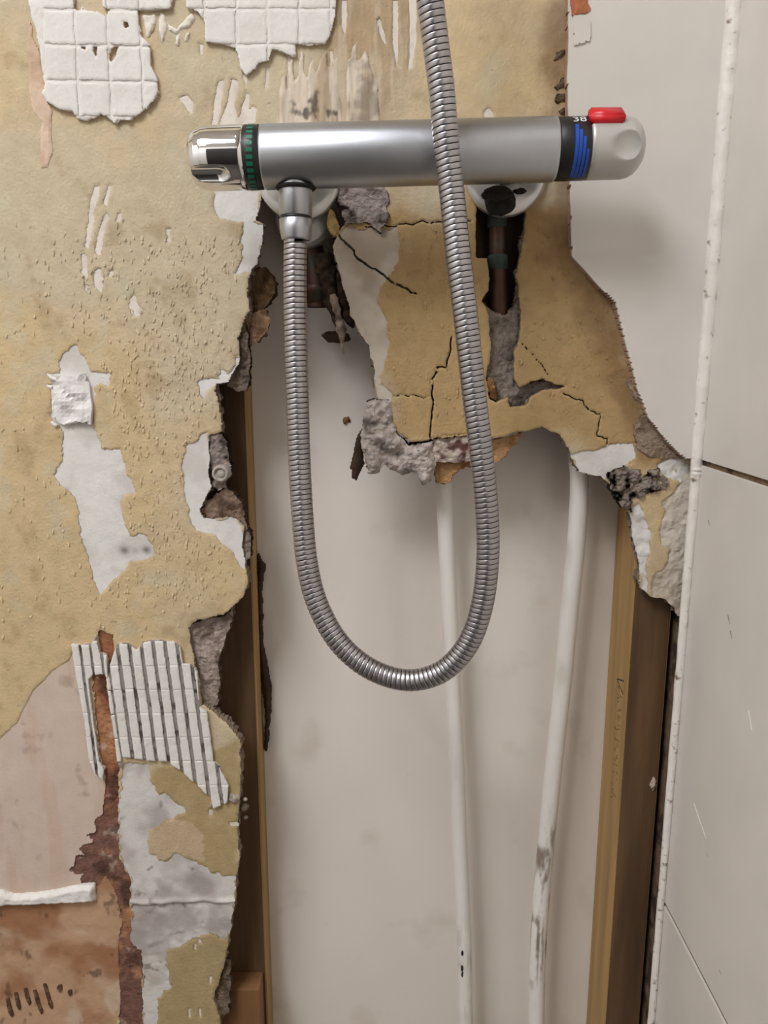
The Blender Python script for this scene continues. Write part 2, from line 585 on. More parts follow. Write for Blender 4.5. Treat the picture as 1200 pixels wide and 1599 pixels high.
# white plaster bared where the tan coat came away: (label, px outline, colour kind)
peels = [
    ('big white bare patch in the tan coat at left',
     [(103, 548), (115, 538), (125, 550), (135, 565), (140, 580), (172, 582), (168, 603), (155, 598), (147, 605), (143, 640), (148, 665), (157, 700),
      (185, 703), (190, 720), (203, 750), (212, 768), (195, 772), (186, 785), (190, 803), (202, 835), (225, 835), (240, 850), (240, 868), (230, 875),
      (205, 875), (195, 890), (170, 912), (155, 928), (148, 915), (140, 880), (133, 860), (125, 825), (122, 800), (115, 775), (100, 760), (85, 742),
      (95, 725), (98, 700), (100, 680), (95, 665), (80, 650), (82, 610), (73, 600), (85, 600), (78, 580), (92, 585), (92, 565)], 'w'),
    ('white bare plaster below the chrome knob',
     [(332, 296), (404, 296), (402, 330), (397, 345), (411, 351), (407, 386), (400, 411), (389, 425), (364, 429), (371, 418), (378, 408), (376, 380),
      (380, 345), (345, 344), (335, 330)], 'w'),
    ('white rim at the top of the dark side hole',
     [(310, 596), (318, 591), (340, 591), (345, 574), (355, 587), (367, 572), (372, 556), (374, 562), (366, 579), (355, 596), (337, 600), (322, 610), (318, 622), (311, 614)], 'w'),
    ('white bare edge along the torn side hole',
     [(322, 676), (315, 678), (308, 690), (292, 693), (285, 725), (287, 755), (292, 790), (297, 815), (305, 830), (335, 835), (345, 850), (365, 862),
      (373, 880), (381, 893), (383, 888), (379, 850), (379, 824), (371, 813), (355, 809), (330, 813), (318, 810), (312, 796), (318, 785), (330, 762),
      (326, 740), (327, 715), (326, 690)], 'w'),
    ('lilac white plaster patch at the lower left',
     [(194, 1195), (229, 1195), (236, 1221), (247, 1244), (255, 1236), (268, 1250), (289, 1259), (287, 1270), (262, 1281), (240, 1292), (231, 1307),
      (231, 1330), (247, 1345), (262, 1345), (277, 1334), (300, 1345), (322, 1352), (330, 1364), (367, 1369), (366, 1409), (362, 1435), (356, 1466),
      (325, 1458), (296, 1465), (280, 1480), (262, 1484), (259, 1510), (268, 1544), (247, 1559), (246, 1740), (225, 1740), (221, 1487), (204, 1472),
      (204, 1375), (187, 1337), (184, 1270), (188, 1225)], 'l'),
    ('long grey white bare strip along the hole edge, split by a slanting crack',
     [(519, 385), (527, 366), (540, 353), (560, 357), (590, 356), (605, 360), (622, 354), (624, 385), (620, 412), (607, 432), (598, 446), (590, 470), (604, 500), (607, 545), (600, 566), (594, 600),
      (614, 612), (611, 640), (598, 636), (588, 612), (582, 568), (575, 540), (560, 515), (548, 492), (544, 470), (526, 412)], 'g'),
    ('white bare lip above the right hand pipe',
     [(893, 714), (905, 706), (930, 704), (950, 695), (990, 690), (994, 714), (975, 730), (955, 748), (938, 745), (905, 736)], 'w'),
    ('white crumbled rim on the hanging wall remnant',
     [(985, 792), (998, 786), (1010, 815), (1018, 835), (1012, 870), (1010, 905), (1012, 930), (1002, 920), (1000, 880), (990, 840)], 'w'),
    ('grey white adhesive remains beside the corner',
     [(1060, 728), (1085, 728), (1085, 962), (1060, 962), (1050, 945), (1037, 936), (1018, 930), (1020, 900), (1040, 884), (1048, 860), (1036, 850),
      (1030, 830), (1040, 800), (1035, 785), (1055, 770), (1062, 755)], 'g'),
    ('white lump of plaster by the corner joint',
     [(1028, 722), (1050, 716), (1068, 716), (1076, 728), (1062, 752), (1045, 748), (1030, 735)], 'w'),
]
drips = [
    [(147, 290), (155, 288), (153, 310), (146, 330), (145, 352), (138, 388), (132, 385), (138, 345), (141, 310)],
    [(166, 332), (172, 340), (165, 348), (160, 380), (155, 400), (148, 395), (153, 365), (160, 345)],
    [(168, 290), (173, 288), (170, 305), (165, 322), (161, 315)],
    [(127, 392), (133, 398), (137, 430), (134, 438), (127, 425)],
    [(150, 420), (158, 420), (162, 435), (158, 458), (148, 447), (146, 432)],
    [(133, 442), (138, 446), (140, 459), (133, 452)],
    [(172, 424), (178, 422), (176, 431), (169, 432)],
    [(203, 466), (210, 459), (214, 475), (223, 484), (216, 494), (206, 492), (201, 478)],
    [(183, 335), (190, 330), (188, 345), (182, 346)],
    [(260, 357), (266, 358), (264, 378), (260, 376)],
    [(342, 125), (351, 124), (345, 160), (340, 195), (330, 195), (335, 150)],
    [(362, 122), (371, 126), (366, 160), (372, 186), (380, 160), (384, 140), (389, 150), (388, 175), (393, 165), (400, 168), (398, 195), (341, 195), (352, 170), (358, 140)],
    [(380, 100), (388, 112), (384, 135), (379, 120)], [(311, 66), (318, 70), (317, 88), (312, 84)],
    [(280, 152), (290, 148), (302, 160), (300, 178), (292, 172)],
    [(534, 0), (541, 0), (542, 35), (538, 55), (533, 40)], [(613, 0), (621, 0), (623, 60), (620, 103), (615, 85), (614, 40)],
    [(640, 0), (650, 0), (651, 60), (645, 105), (638, 108), (641, 60)], [(588, 32), (594, 28), (600, 50), (603, 70), (597, 62)],
    [(515, 80), (519, 78), (524, 110), (522, 140), (518, 120)], [(450, 84), (454, 86), (453, 130), (448, 128)],
    [(416, 105), (421, 104), (419, 135), (413, 140)],
    [(310, 1465), (318, 1475), (309, 1472)], [(303, 1474), (306, 1474), (306, 1483), (303, 1483)], [(327, 1526), (331, 1524), (330, 1538), (326, 1535)],
    [(294, 1576), (298, 1575), (298, 1590), (295, 1590)], [(311, 1576), (314, 1575), (314, 1588), (311, 1588)], [(358, 1284), (369, 1284), (370, 1291), (361, 1290)],
    [(327, 1264), (333, 1266), (332, 1275), (325, 1273)], [(755, 175), (763, 168), (772, 178), (768, 190), (756, 190)],
]
pink_px = [(-190, 1290), (0, 1154), (26, 1130), (49, 1083), (81, 1049), (107, 1032), (112, 1021), (118, 1010), (122, 1060), (138, 1150), (148, 1200), (161, 1214), (163, 1245),
           (160, 1270), (152, 1290), (146, 1320), (135, 1345), (128, 1372), (128, 1385), (110, 1400), (-190, 1400)]
brown_px = [(-190, 1400), (110, 1398), (128, 1384), (150, 1386), (165, 1370), (178, 1390), (190, 1440), (186, 1480), (187, 1562), (181, 1599), (180, 1740), (-190, 1740)]
joint_px = [(152, 985), (176, 991), (178, 1028), (170, 1052), (165, 1070), (176, 1122), (186, 1197), (183, 1250), (186, 1337), (204, 1375), (204, 1472), (221, 1487),
            (225, 1740), (181, 1740), (187, 1562), (184, 1476), (190, 1440), (178, 1390), (165, 1370), (150, 1386), (132, 1386), (124, 1374), (133, 1366), (118, 1366), (106, 1358), (116, 1352), (118, 1336), (132, 1334),
            (120, 1326), (136, 1320), (146, 1316), (132, 1304), (149, 1300), (146, 1286), (158, 1272), (162, 1252), (165, 1212), (156, 1186), (150, 1137), (144, 1055), (150, 1020)]

cracks = [[(706, 525), (704, 545), (698, 573), (683, 572), (675, 593), (676, 620), (675, 653), (671, 690)],
          [(611, 617), (640, 618), (674, 620)],
          [(528, 364), (542, 380), (560, 403), (600, 431), (623, 445), (653, 460)],
          [(570, 353), (613, 352), (657, 347), (700, 347), (738, 345)],
          [(813, 531), (827, 550), (847, 567), (858, 587), (859, 600)],
          [(878, 612), (900, 623), (913, 630), (920, 640), (938, 648), (933, 682), (947, 685), (958, 725)],
          [(993, 690), (985, 725)], [(676, 684), (700, 681), (730, 677)], [(297, 791), (318, 788)]]
cw_ = [0.0013, 0.0007, 0.0015, 0.0009, 0.0007, 0.0009, 0.0006, 0.0006, 0.0005]


def crack_poly(px, w, seed):
    p = W(px)
    pts = [p[0]]
    for a, b in zip(p[:-1], p[1:]):
        k = max(1, int(np.hypot(*(b - a)) / 0.002))
        for t in range(1, k + 1):
            pts.append(a + (b - a) * t / k)
    p = np.array(pts)
    n = len(p)
    j = np.stack([fbm(p[:, 0], p[:, 1], 0.004, seed), fbm(p[:, 0], p[:, 1], 0.004, seed + 7)], 1) * 0.0022
    j[0] = j[-1] = 0
    p = p + j
    T = np.gradient(p, axis=0)
    T /= np.linalg.norm(T, axis=1, keepdims=True) + 1e-12
    Nn = np.stack([-T[:, 1], T[:, 0]], 1)
    ww = w * (0.75 + 0.5 * rng.random(n))
    ww *= np.minimum(1, np.linspace(0.8, 4, n))
    ww[-1] *= 0.3
    return np.vstack([p + Nn * ww[:, None] / 2, (p - Nn * ww[:, None] / 2)[::-1]])


PEEL = [jag(W(p), 0.0017 if k == 'l' else 0.0011, 0.0008, 50 + i) for i, (l, p, k) in enumerate(peels)]
DRIP = [jag(W(p), 0.0004, 0.0009, 90 + i) for i, p in enumerate(drips)]
PINK, BROWN, JOINT = jag(W(pink_px), 0.0006, 0.001, 5), jag(W(brown_px), 0.0004, 0.001, 6), jag(W(joint_px), 0.0010, 0.0009, 7)
SLOT = jag(W(slot_px), 0.0007, 0.0009, 8)
CRK = [crack_poly(c, w, 200 + i) for i, (c, w) in enumerate(zip(cracks, cw_))]

# colour areas of the tan coat
centre_px = [(520, 330), (640, 330), (735, 305), (830, 300), (890, 330), (960, 470), (1000, 620), (1070, 715), (985, 740), (880, 690), (760, 690), (600, 690), (580, 540)]  # browner middle of the board
stain_shade_px = [(850, -20), (890, -20), (893, 400), (960, 475), (1000, 620), (1070, 715), (1010, 715), (960, 600), (900, 470), (855, 400)]  # damp stain and the broken tile's shadow, both painted into the coat
olive_px = [(236, 1190), (300, 1200), (375, 1150), (375, 1420), (350, 1600), (220, 1640), (240, 1350)]
smear_px = [(520, -20), (650, -20), (655, 60), (640, 120), (600, 190), (540, 190), (470, 120)]
rub_px = [(230, 1305), (262, 1282), (300, 1285), (318, 1310), (318, 1345), (277, 1334), (247, 1345), (231, 1330)]
WD, WK, WO, WS, WR = W(centre_px), W(stain_shade_px), W(olive_px), W(smear_px), W(rub_px)


def tan_col(X, Z, S):
    n1, n2, n3 = fbm(X, Z, 0.10, 1), fbm(X, Z, 0.022, 2), fbm(X, Z, 0.006, 3)
    base = lin(196, 180, 152) * np.ones((len(X), 3))
    base = mixc(base, lin(202, 178, 138), sstep(-0.2, 0.35, n1 + 0.5 * sstep(1.28, 1.10, Z) - 0.2))
    base = mixc(base, lin(196, 186, 160), 0.5 * sstep(0.15, 0.5, n2))
    base = mixc(base, lin(150, 122, 80), 0.35 * sstep(0.2, 0.6, -n2 + 0.3 * n3))
    d = sstep(0.012, -0.012, pdist(X, Z, WD) + 0.02 * n2)
    base = mixc(base, lin(176, 146, 100), 0.92 * d)
    base = mixc(base, lin(150, 112, 66), 0.5 * d * sstep(0.0, 0.5, n1 + 0.6 * n2))
    k = sstep(0.010, -0.010, pdist(X, Z, WK) + 0.02 * n2)
    base = mixc(base, lin(126, 96, 66), 0.6 * k)  # darker along the tile edge: stain plus painted tile shadow
    o = sstep(0.004, -0.004, pdist(X, Z, WO) + 0.01 * n2)
    base = mixc(base, lin(168, 147, 106), 0.85 * o)
    s = sstep(0.012, -0.012, pdist(X, Z, WS) + 0.02 * n2)
    st = fbm(X, Z * 0.12, 0.006, 12)
    base = mixc(base, lin(166, 140, 108), 0.7 * s)
    base = mixc(base, lin(206, 192, 168), 0.5 * s * sstep(0.1, 0.4, st))
    r = sstep(0.001, -0.001, pdist(X, Z, WR) + 0.004 * n3)
    base = mixc(base, lin(194, 172, 142), 0.9 * r)
    sp = sstep(0.62, 0.78, fbm(X, Z, 0.0035, 31, 2) + 0.25 * n2)
    base = mixc(base, lin(110, 86, 56), 0.5 * sp)
    return base


def mixc(a, b, f):
    f = np.asarray(f)[:, None]
    return a * (1 - f) + np.asarray(b) * f


def tan_depth(X, Z, S):
    y = low(X, Z)
    fl = sstep(0.02, -0.02, pdist(X, Z, W([(140, 420), (330, 380), (380, 560), (370, 940), (250, 960), (180, 760), (150, 560)])))
    y = y - 0.0006 * (0.25 + fl) * np.clip(fbm(X, Z * 0.7, 0.006, 61, 3), 0, 1)
    s = sstep(0.012, -0.012, pdist(X, Z, WS))
    y = y - 0.0012 * s * fbm(X, Z * 0.12, 0.006, 12)
    d = sstep(0.012, -0.012, pdist(X, Z, WD))
    y = y - 0.0006 * d * np.clip(fbm(X, Z, 0.008, 71, 3), 0, 1)
    y = y + 0.0006 * sstep(-0.0014, 0, S)
    return y


def axis_lines(a, b, fa, fb, coarse, fine):
    p = list(np.arange(a, fa, coarse)) + list(np.arange(fa, fb, fine)) + list(np.arange(fb, b + coarse, coarse))
    return np.array(p)


cx0, cx1 = P(520, 500, 0).x, P(990, 700, 0).x
cz0, cz1 = P(600, 735, 0).z, P(600, 335, 0).z
xs = axis_lines(OUT[:, 0].min() - 0.004, XC + 0.003, cx0, cx1, 0.00105, 0.00058)
zs = axis_lines(OUT[:, 1].min() - 0.004, ZT + 0.003, cz0, cz1, 0.00105, 0.00058)
wall_back = relief('wall_back', OUT, M['tan'], None, holes=PEEL + DRIP + [PINK, BROWN, JOINT, SLOT] + CRK, xs=xs, zs=zs,
                   depth=tan_depth, col=tan_col, thick=0.0062, edge_col=lin(150, 132, 112))
tag(wall_back, 'old tan coated wall board with a large hole torn out of it', kind='structure')


def flat_col(c, c2=None, amt=0.4, sc=0.02, seed=0):
    def f(X, Z, S):
        b = np.asarray(c) * np.ones((len(X), 3))
        if c2 is not None:
            b = mixc(b, c2, amt * sstep(-0.05, 0.45, fbm(X, Z, sc, seed)))
        return b
    return f


def layer(y0, amp=0.0, sc=0.01, seed=0, edge=0.0, er=0.002):
    def f(X, Z, S):
        y = low(X, Z) + y0 + amp * fbm(X, Z, sc, seed)
        if edge:
            y = y + edge * sstep(-er, 0, S) ** 2
        return y
    return f


# crumbly core of the board, seen in the torn edges
core_hole = jag(W(slot_px), 0.0010, 0.0009, 18)
core = relief('plaster_core', jag(OUT, 0.0014, 0.002, 31), M['core'], wall_back, holes=[core_hole], res=0.0022,
              depth=layer(0.0060, 0.0006, 0.01, 3), col=flat_col(lin(150, 138, 126), lin(90, 76, 66), 0.8, 0.01, 4), thick=0.0058,
              edge_col=lin(128, 114, 102), edge_rough=0.0016)
tag(core, 'grey crumbly core showing in the torn edges of the wall')

KC = {'w': (lin(222, 218, 214), lin(200, 192, 185)), 'l': (lin(212, 207, 202), lin(176, 166, 160)), 'g': (lin(205, 194, 180), lin(168, 150, 130))}
for i, ((lab, p, k), q) in enumerate(zip(peels, PEEL)):
    a, b = KC[k]
    rough = 0.0016 if ('adhesive' in lab or 'crumbled' in lab or 'lump' in lab) else 0.0003
    pc = flat_col(a, b, 0.7, 0.025, 30 + i)
    pd = layer(0.0010, rough, 0.006, 20 + i)
    if i == 0:
        def pc(X, Z, S, f=flat_col(a, b, 0.7, 0.025, 30)):
            c = f(X, Z, S)
            for mx, mz, rr in ((194, 860, 0.0042), (228, 859, 0.0036), (210, 860, 0.003)):
                p = P(mx, mz, 0)
                c = mixc(c, lin(92, 82, 80), (0.8 if mx != 210 else 0.3) * np.exp(-((X - p.x) ** 2 + 1.4 * (Z - p.z) ** 2) / rr ** 2))
            return c
    if k == 'l':
        def pd(X, Z, S, f=pd):
            zc = P(280, 1408, 0).z + 0.004 * fbm(X, Z * 0, 0.02, 77)
            return f(X, Z, S) - 0.0016 * np.exp(-((Z - zc) / 0.0022) ** 2) + 0.0009 * sstep(zc + 0.002, zc - 0.004, Z) * sstep(-0.1, 0.3, fbm(X, Z, 0.02, 79))

        def pc(X, Z, S, f=pc):
            c = f(X, Z, S)
            c = mixc(c, lin(150, 142, 136), 0.6 * sstep(0.1, 0.5, fbm(X, Z, 0.03, 88) + 0.25 * np.exp(-((Z - P(280, 1440, 0).z) / 0.012) ** 2)))
            return mixc(c, lin(96, 88, 84), 0.6 * sstep(0.42, 0.6, fbm(X, Z, 0.012, 89)))
    o = relief('bare_plaster', q, M['plaster'], wall_back, res=0.0006 if k == 'g' else 0.0010, depth=pd,
               col=pc, grow=0.0016, thick=0.002, clip=OUT, holes=[JOINT] + (CRK if k != 'l' else []))
    tag(o, lab)
for i, q in enumerate(DRIP):
    o = relief('bare_streak', q, M['plaster'], wall_back, res=0.0010, depth=layer(0.0008, 0.0002, 0.006, 3),
               col=flat_col(lin(224, 214, 204), lin(205, 192, 178), 0.6, 0.01, i), grow=0.0012, thick=0.002)
o = relief('pink_undercoat', PINK, M['plaster'], wall_back, res=0.0012, depth=layer(0.0008, 0.0002, 0.02, 5),
           col=lambda X, Z, S: mixc(mixc(lin(206, 186, 172) * np.ones((len(X), 3)), lin(198, 172, 154), 0.7 * sstep(0.0, 0.4, fbm(X, Z * 0.15, 0.012, 8))),
                                    lin(150, 130, 116), 0.5 * sstep(0.35, 0.55, fbm(X, Z, 0.02, 9))), grow=0.0016, thick=0.002, holes=[JOINT])
tag(o, 'pale pink undercoat laid bare at the lower left')


def brown_col(X, Z, S):
    c = lin(192, 156, 126) * np.ones((len(X), 3))
    c = mixc(c, lin(160, 116, 84), sstep(-0.15, 0.35, fbm(X, Z, 0.035, 15)))
    c = mixc(c, lin(200, 176, 150), 0.8 * sstep(0.15, 0.45, fbm(X, Z, 0.03, 16)))
    c = mixc(c, lin(206, 186, 168), 0.8 * sstep(0.0, 0.35, fbm(X, Z * 0.4, 0.012, 18)) * np.exp(-(((X - P(140, 1580, 0).x) / 0.03) ** 2 + ((Z - P(140, 1580, 0).z) / 0.028) ** 2)))
    c = mixc(c, lin(70, 50, 38), 0.6 * sstep(0.40, 0.60, fbm(X, Z * 0.6, 0.012, 17)))
    return c


o = relief('stained_undercoat', BROWN, M['plaster'], wall_back, res=0.0012, depth=layer(0.0012, 0.0005, 0.008, 6), col=brown_col, grow=0.0016, thick=0.002, holes=[JOINT])
tag(o, 'rusty brown stained undercoat in the lower left corner')


def joint_col(X, Z, S):
    c = lin(148, 98, 72) * np.ones((len(X), 3))
    zz = sstep(P(170, 1180, 0).z, P(170, 1330, 0).z, Z)
    c = mixc(c, lin(118, 88, 80), 0.9 * zz)
    c = mixc(c, lin(184, 134, 98), 0.75 * sstep(0.0, 0.4, fbm(X, Z * 0.6, 0.016, 21) + 0.35 * np.exp(-((Z - P(170, 1420, 0).z) / 0.02) ** 2)))
    c = mixc(c, lin(200, 178, 162), 0.6 * sstep(0.3, 0.55, fbm(X, Z * 0.7, 0.009, 24)))
    c = mixc(c, lin(78, 56, 50), 0.8 * sstep(0.05, 0.4, fbm(X, Z, 0.018, 22)))
    return c


o = relief('stained_joint', JOINT, M['core'], wall_back, res=0.0010, depth=layer(0.0018, 0.0013, 0.008, 7), col=joint_col, grow=0.0018, thick=0.002)
tag(o, 'dark red brown stained joint running down the wall')

# comb marks in the stained undercoat
for i, (a, b, c, d) in enumerate([(36, 1545, 46, 1572), (51, 1548, 64, 1585), (66, 1538, 80, 1578), (22, 1552, 30, 1580), (90, 1540, 93, 1552), (8, 1560, 18, 1590), (106, 1548, 109, 1558)]):
    q = jag(W([(a, b), (a + 5, b - 1), (c + 3, d - 4), (c, d), (c - 5, d - 8)]), 0.0004, 0.0008, 300 + i)
    tag(relief('comb_mark', q, M['core'], wall_back, res=0.0008, depth=layer(0.0002, 0.0004, 0.004, i), col=flat_col(lin(92, 68, 52), lin(140, 106, 80), 0.8, 0.006, i), thick=0.001))

# ---- white tile adhesive with the print of the tile backs
ADH, ADHD = lin(225, 221, 216), lin(208, 200, 190)


def clip_convex(poly, quad):
    out = [tuple(p) for p in poly]
    for i in range(4):
        a, b = quad[i], quad[(i + 1) % 4]
        nx, nz = -(b[1] - a[1]), b[0] - a[0]
        inp, out = out, []
        if not inp:
            break
        for k in range(len(inp)):
            p, q = inp[k - 1], inp[k]
            dp = (p[0] - a[0]) * nx + (p[1] - a[1]) * nz
            dq = (q[0] - a[0]) * nx + (q[1] - a[1]) * nz
            if (dp >= 0) != (dq >= 0):
                t = dp / (dp - dq)
                out.append((p[0] + (q[0] - p[0]) * t, p[1] + (q[1] - p[1]) * t))
            if dq >= 0:
                out.append(q)
    return np.array(out) if len(out) > 2 else None


def area(p):
    return 0.5 * abs(np.sum(p[:, 0] * np.roll(p[:, 1], 1) - p[:, 1] * np.roll(p[:, 0], 1)))


def adhesive(lab, px, org, u, v, nu, nv, gap, base_y, top_h, holes=(), piece='adhesive_square', base_cols=(ADH, ADHD, 0.5), res=0.0009, seed=0, drop=0.6):
    out = jag(W(px), 0.0007, 0.0009, 400 + seed)
    hs = [jag(W(h), 0.0004, 0.0008, 430 + i) for i, h in enumerate(holes)]
    base = relief('adhesive_patch', out, M['adh'], wall_back, holes=hs, res=res, depth=layer(-base_y, 0.0004, 0.006, seed, base_y * 0.25, 0.0012),
                  col=flat_col(*base_cols, 0.006, seed), thick=base_y + 0.001, edge_rough=0.0003, edge_col=lin(205, 190, 170))
    tag(base, lab)
    org, u, v = np.array(org, float), np.array(u, float), np.array(v, float)
    for i in range(nu):
        for j in range(nv):
            g0, g1 = gap
            q = [org + u * (i + g0) + v * (j + 1 - g1), org + u * (i + 1 - g0) + v * (j + 1 - g1), org + u * (i + 1 - g0) + v * (j + g1), org + u * (i + g0) + v * (j + g1)]
            c = clip_convex(W(px), W(q))
            if c is None or area(c) < 0.000014:
                continue
            c = jag(c, 0.0004 if piece == 'adhesive_square' else 0.00022, 0.0008, 500 + 20 * i)
            o = relief(piece, c, M['adh'], base, holes=hs, res=res * 0.9, depth=layer(-base_y - top_h * (1 + 0.4 * (rng.random() - 0.5)), 0.0003, 0.008, 3 + i + j, top_h * drop, 0.0013),
                       col=flat_col(ADH * (0.97 + 0.06 * rng.random()), ADHD, 0.25, 0.01, i * 7 + j), thick=top_h + 0.0004)
    return base


adhesive('white adhesive patch with square tile print at the upper left corner',
         [(40, -70), (45, 0), (50, 20), (58, 50), (62, 70), (68, 100), (71, 133), (67, 145), (75, 160), (95, 172), (115, 176), (125, 188), (140, 190), (160, 180),
          (172, 187), (182, 195), (190, 187), (205, 190), (228, 175), (241, 160), (249, 145), (247, 125), (238, 105), (236, 72), (224, 60), (219, 40), (217, 18),
          (250, 18), (268, 16), (272, 0), (285, -70)],
         (64, -92), (50.5, 0.8), (2.4, 55), 5, 6, (0.035, 0.035), 0.0030, 0.0009, seed=1,
         holes=[[(118, -30), (118, 16), (124, 22), (131, 15), (140, 21), (155, 22), (168, 29), (174, 19), (164, 15), (162, -30)],
                [(174, 82), (181, 74), (187, 76), (184, 90), (177, 101), (172, 92)], [(129, 74), (137, 75), (138, 80), (131, 80)], [(148, 74), (156, 76), (153, 95), (149, 82)],
                [(196, 38), (203, 39), (205, 46), (198, 47)]])
adhesive('white adhesive patch with square tile print above the mixer',
         [(290, -70), (293, 0), (293, 15), (310, 20), (318, 30), (321, 66), (345, 70), (369, 76), (374, 92), (377, 108), (385, 119), (400, 110), (404, 100), (421, 96),
          (424, 84), (427, 78), (442, 84), (458, 90), (463, 88), (460, 71), (484, 73), (508, 71), (516, 56), (519, 46), (523, 28), (525, 10), (526, 0), (528, -70)],
         (272, -93), (49, 0), (0, 55), 6, 4, (0.03, 0.03), 0.0028, 0.0008, seed=2)
# loose smears of adhesive between the two patches
for i, p in enumerate([[(224, 24), (243, 22), (246, 32), (240, 44), (236, 58), (230, 60), (226, 40)], [(250, 20), (258, 24), (262, 40), (257, 60), (252, 70), (249, 40)],
                       [(262, 38), (276, 46), (286, 34), (300, 22), (306, 30), (298, 42), (285, 46), (275, 56), (264, 48)], [(276, 56), (282, 52), (280, 74), (274, 70)],
                       [(292, 52), (297, 50), (294, 68), (289, 64)], [(262, -20), (270, -20), (266, 10), (258, 22)]]):
    o = relief('adhesive_smear', jag(W(p), 0.0005, 0.0008, 600 + i), M['adh'], wall_back, res=0.0008, depth=layer(-0.0016, 0.0012, 0.005, i, 0.0014, 0.0015),
               col=flat_col(lin(228, 220, 208), lin(170, 150, 125), 0.5, 0.006, i), thick=0.002)
# combed grey smear right above the mixer
comb_px = [(428, 200), (434, 150), (440, 122), (447, 118), (449, 140), (453, 95), (457, 92), (460, 130), (468, 110), (470, 80), (474, 82), (476, 115), (480, 120),
           (487, 90), (490, 82), (494, 110), (503, 85), (509, 80), (513, 105), (525, 90), (530, 70), (534, 95), (545, 90), (556, 65), (560, 95), (572, 78), (580, 110),
           (590, 125), (594, 200), (594, 235), (428, 235)]


def comb_col(X, Z, S):
    c = lin(214, 200, 182) * np.ones((len(X), 3))
    c = mixc(c, lin(172, 150, 122), 0.8 * sstep(0.0, 0.35, fbm(X, Z * 0.15, 0.005, 33)))
    px = sstep(P(500, 150, 0).x, P(560, 150, 0).x, X)
    c = mixc(c, lin(120, 108, 98), 0.6 * px * sstep(-0.3, 0.3, fbm(X, Z, 0.01, 34)))
    c = mixc(c, lin(60, 52, 46), 0.8 * sstep(0.32, 0.5, fbm(X, Z * 0.6, 0.010, 35)))
    return c


tag(relief('adhesive_smear', jag(W(comb_px), 0.0006, 0.0008, 620), M['adh'], wall_back, res=0.0008,
           depth=lambda X, Z, S: low(X, Z) - 0.0009 - 0.0022 * fbm(X, Z * 0.1, 0.006, 33) + 0.0010 * sstep(-0.001, 0, S), col=comb_col, thick=0.002),
    'grey white combed adhesive smear with mould right above the mixer')

# ribbed adhesive patch low on the left
DUST = (lin(150, 142, 138), lin(70, 64, 62), 0.9)
adhesive('ribbed white adhesive patch with dusty grooves at lower left',
         [(172, 1040), (184, 1004), (204, 1004), (214, 1014), (225, 1002), (240, 999), (272, 999), (283, 1008), (287, 1034), (300, 1036), (309, 1047), (313, 1102),
          (324, 1109), (330, 1149), (334, 1186), (343, 1194), (358, 1224), (356, 1250), (337, 1259), (328, 1259), (332, 1246), (315, 1229), (285, 1202), (262, 1187),
          (221, 1184), (191, 1179), (184, 1137), (176, 1081)],
         (166, 1000), (18.6, 0), (4.9, 37.2), 10, 8, (0.16, -0.004), 0.0018, 0.0017, drop=0.25, piece='adhesive_rib', base_cols=DUST, res=0.0007, seed=3)
adhesive('narrow ribbed adhesive strip left of the brown joint',
         [(113, 1004), (130, 1006), (145, 1004), (151, 990), (157, 1018), (168, 1022), (170, 1056), (160, 1050), (146, 1053), (140, 1060), (143, 1090), (149, 1137), (156, 1186),
          (164, 1200), (162, 1214), (150, 1208), (140, 1180), (133, 1120), (122, 1060)],
         (110, 1000), (16, 0), (4.9, 37.2), 4, 6, (0.14, -0.004), 0.0018, 0.0016, drop=0.25, piece='adhesive_rib', base_cols=DUST, res=0.0007, seed=4)
adhesive('thin sliver of adhesive on the right rim of the brown joint',
         [(166, 1050), (172, 1056), (178, 1100), (184, 1140), (190, 1180), (190, 1196), (185, 1197), (180, 1150), (172, 1100)],
         (150, 1040), (40, 0), (6, 37.2), 1, 4, (0.0, 0.02), 0.0016, 0.0012, piece='adhesive_rib', base_cols=DUST, res=0.0007, seed=5)
o = relief('adhesive_ridge', jag(W([(-190, 1388), (0, 1388), (22, 1396), (50, 1394), (85, 1390), (105, 1384), (130, 1381), (149, 1381), (150, 1406), (100, 1408), (40, 1411), (18, 1411), (0, 1413), (-190, 1420)]), 0.0006, 0.0009, 640),
           M['adh'], wall_back, res=0.0009, depth=layer(-0.0050, 0.0012, 0.006, 8, 0.0042, 0.0035), col=flat_col(ADH, ADHD, 0.4, 0.01, 3), thick=0.006)
tag(o, 'raised white adhesive ridge across the left wall')

# pink drip beside the upper left patch
o = relief('pink_smear', jag(W([(46, 20), (52, 60), (62, 75), (70, 130), (72, 150), (80, 170), (82, 240), (74, 262), (64, 262), (62, 230), (63, 190), (52, 175), (46, 140), (44, 90)]), 0.0006, 0.0009, 650),
           M['adh'], wall_back, res=0.0010, depth=layer(-0.0008, 0.0006, 0.008, 8, 0.0006, 0.001), col=flat_col(lin(214, 188, 166), lin(190, 160, 134), 0.7, 0.012, 2), thick=0.0012)
tag(o, 'pinkish drip of filler below the upper left adhesive patch')

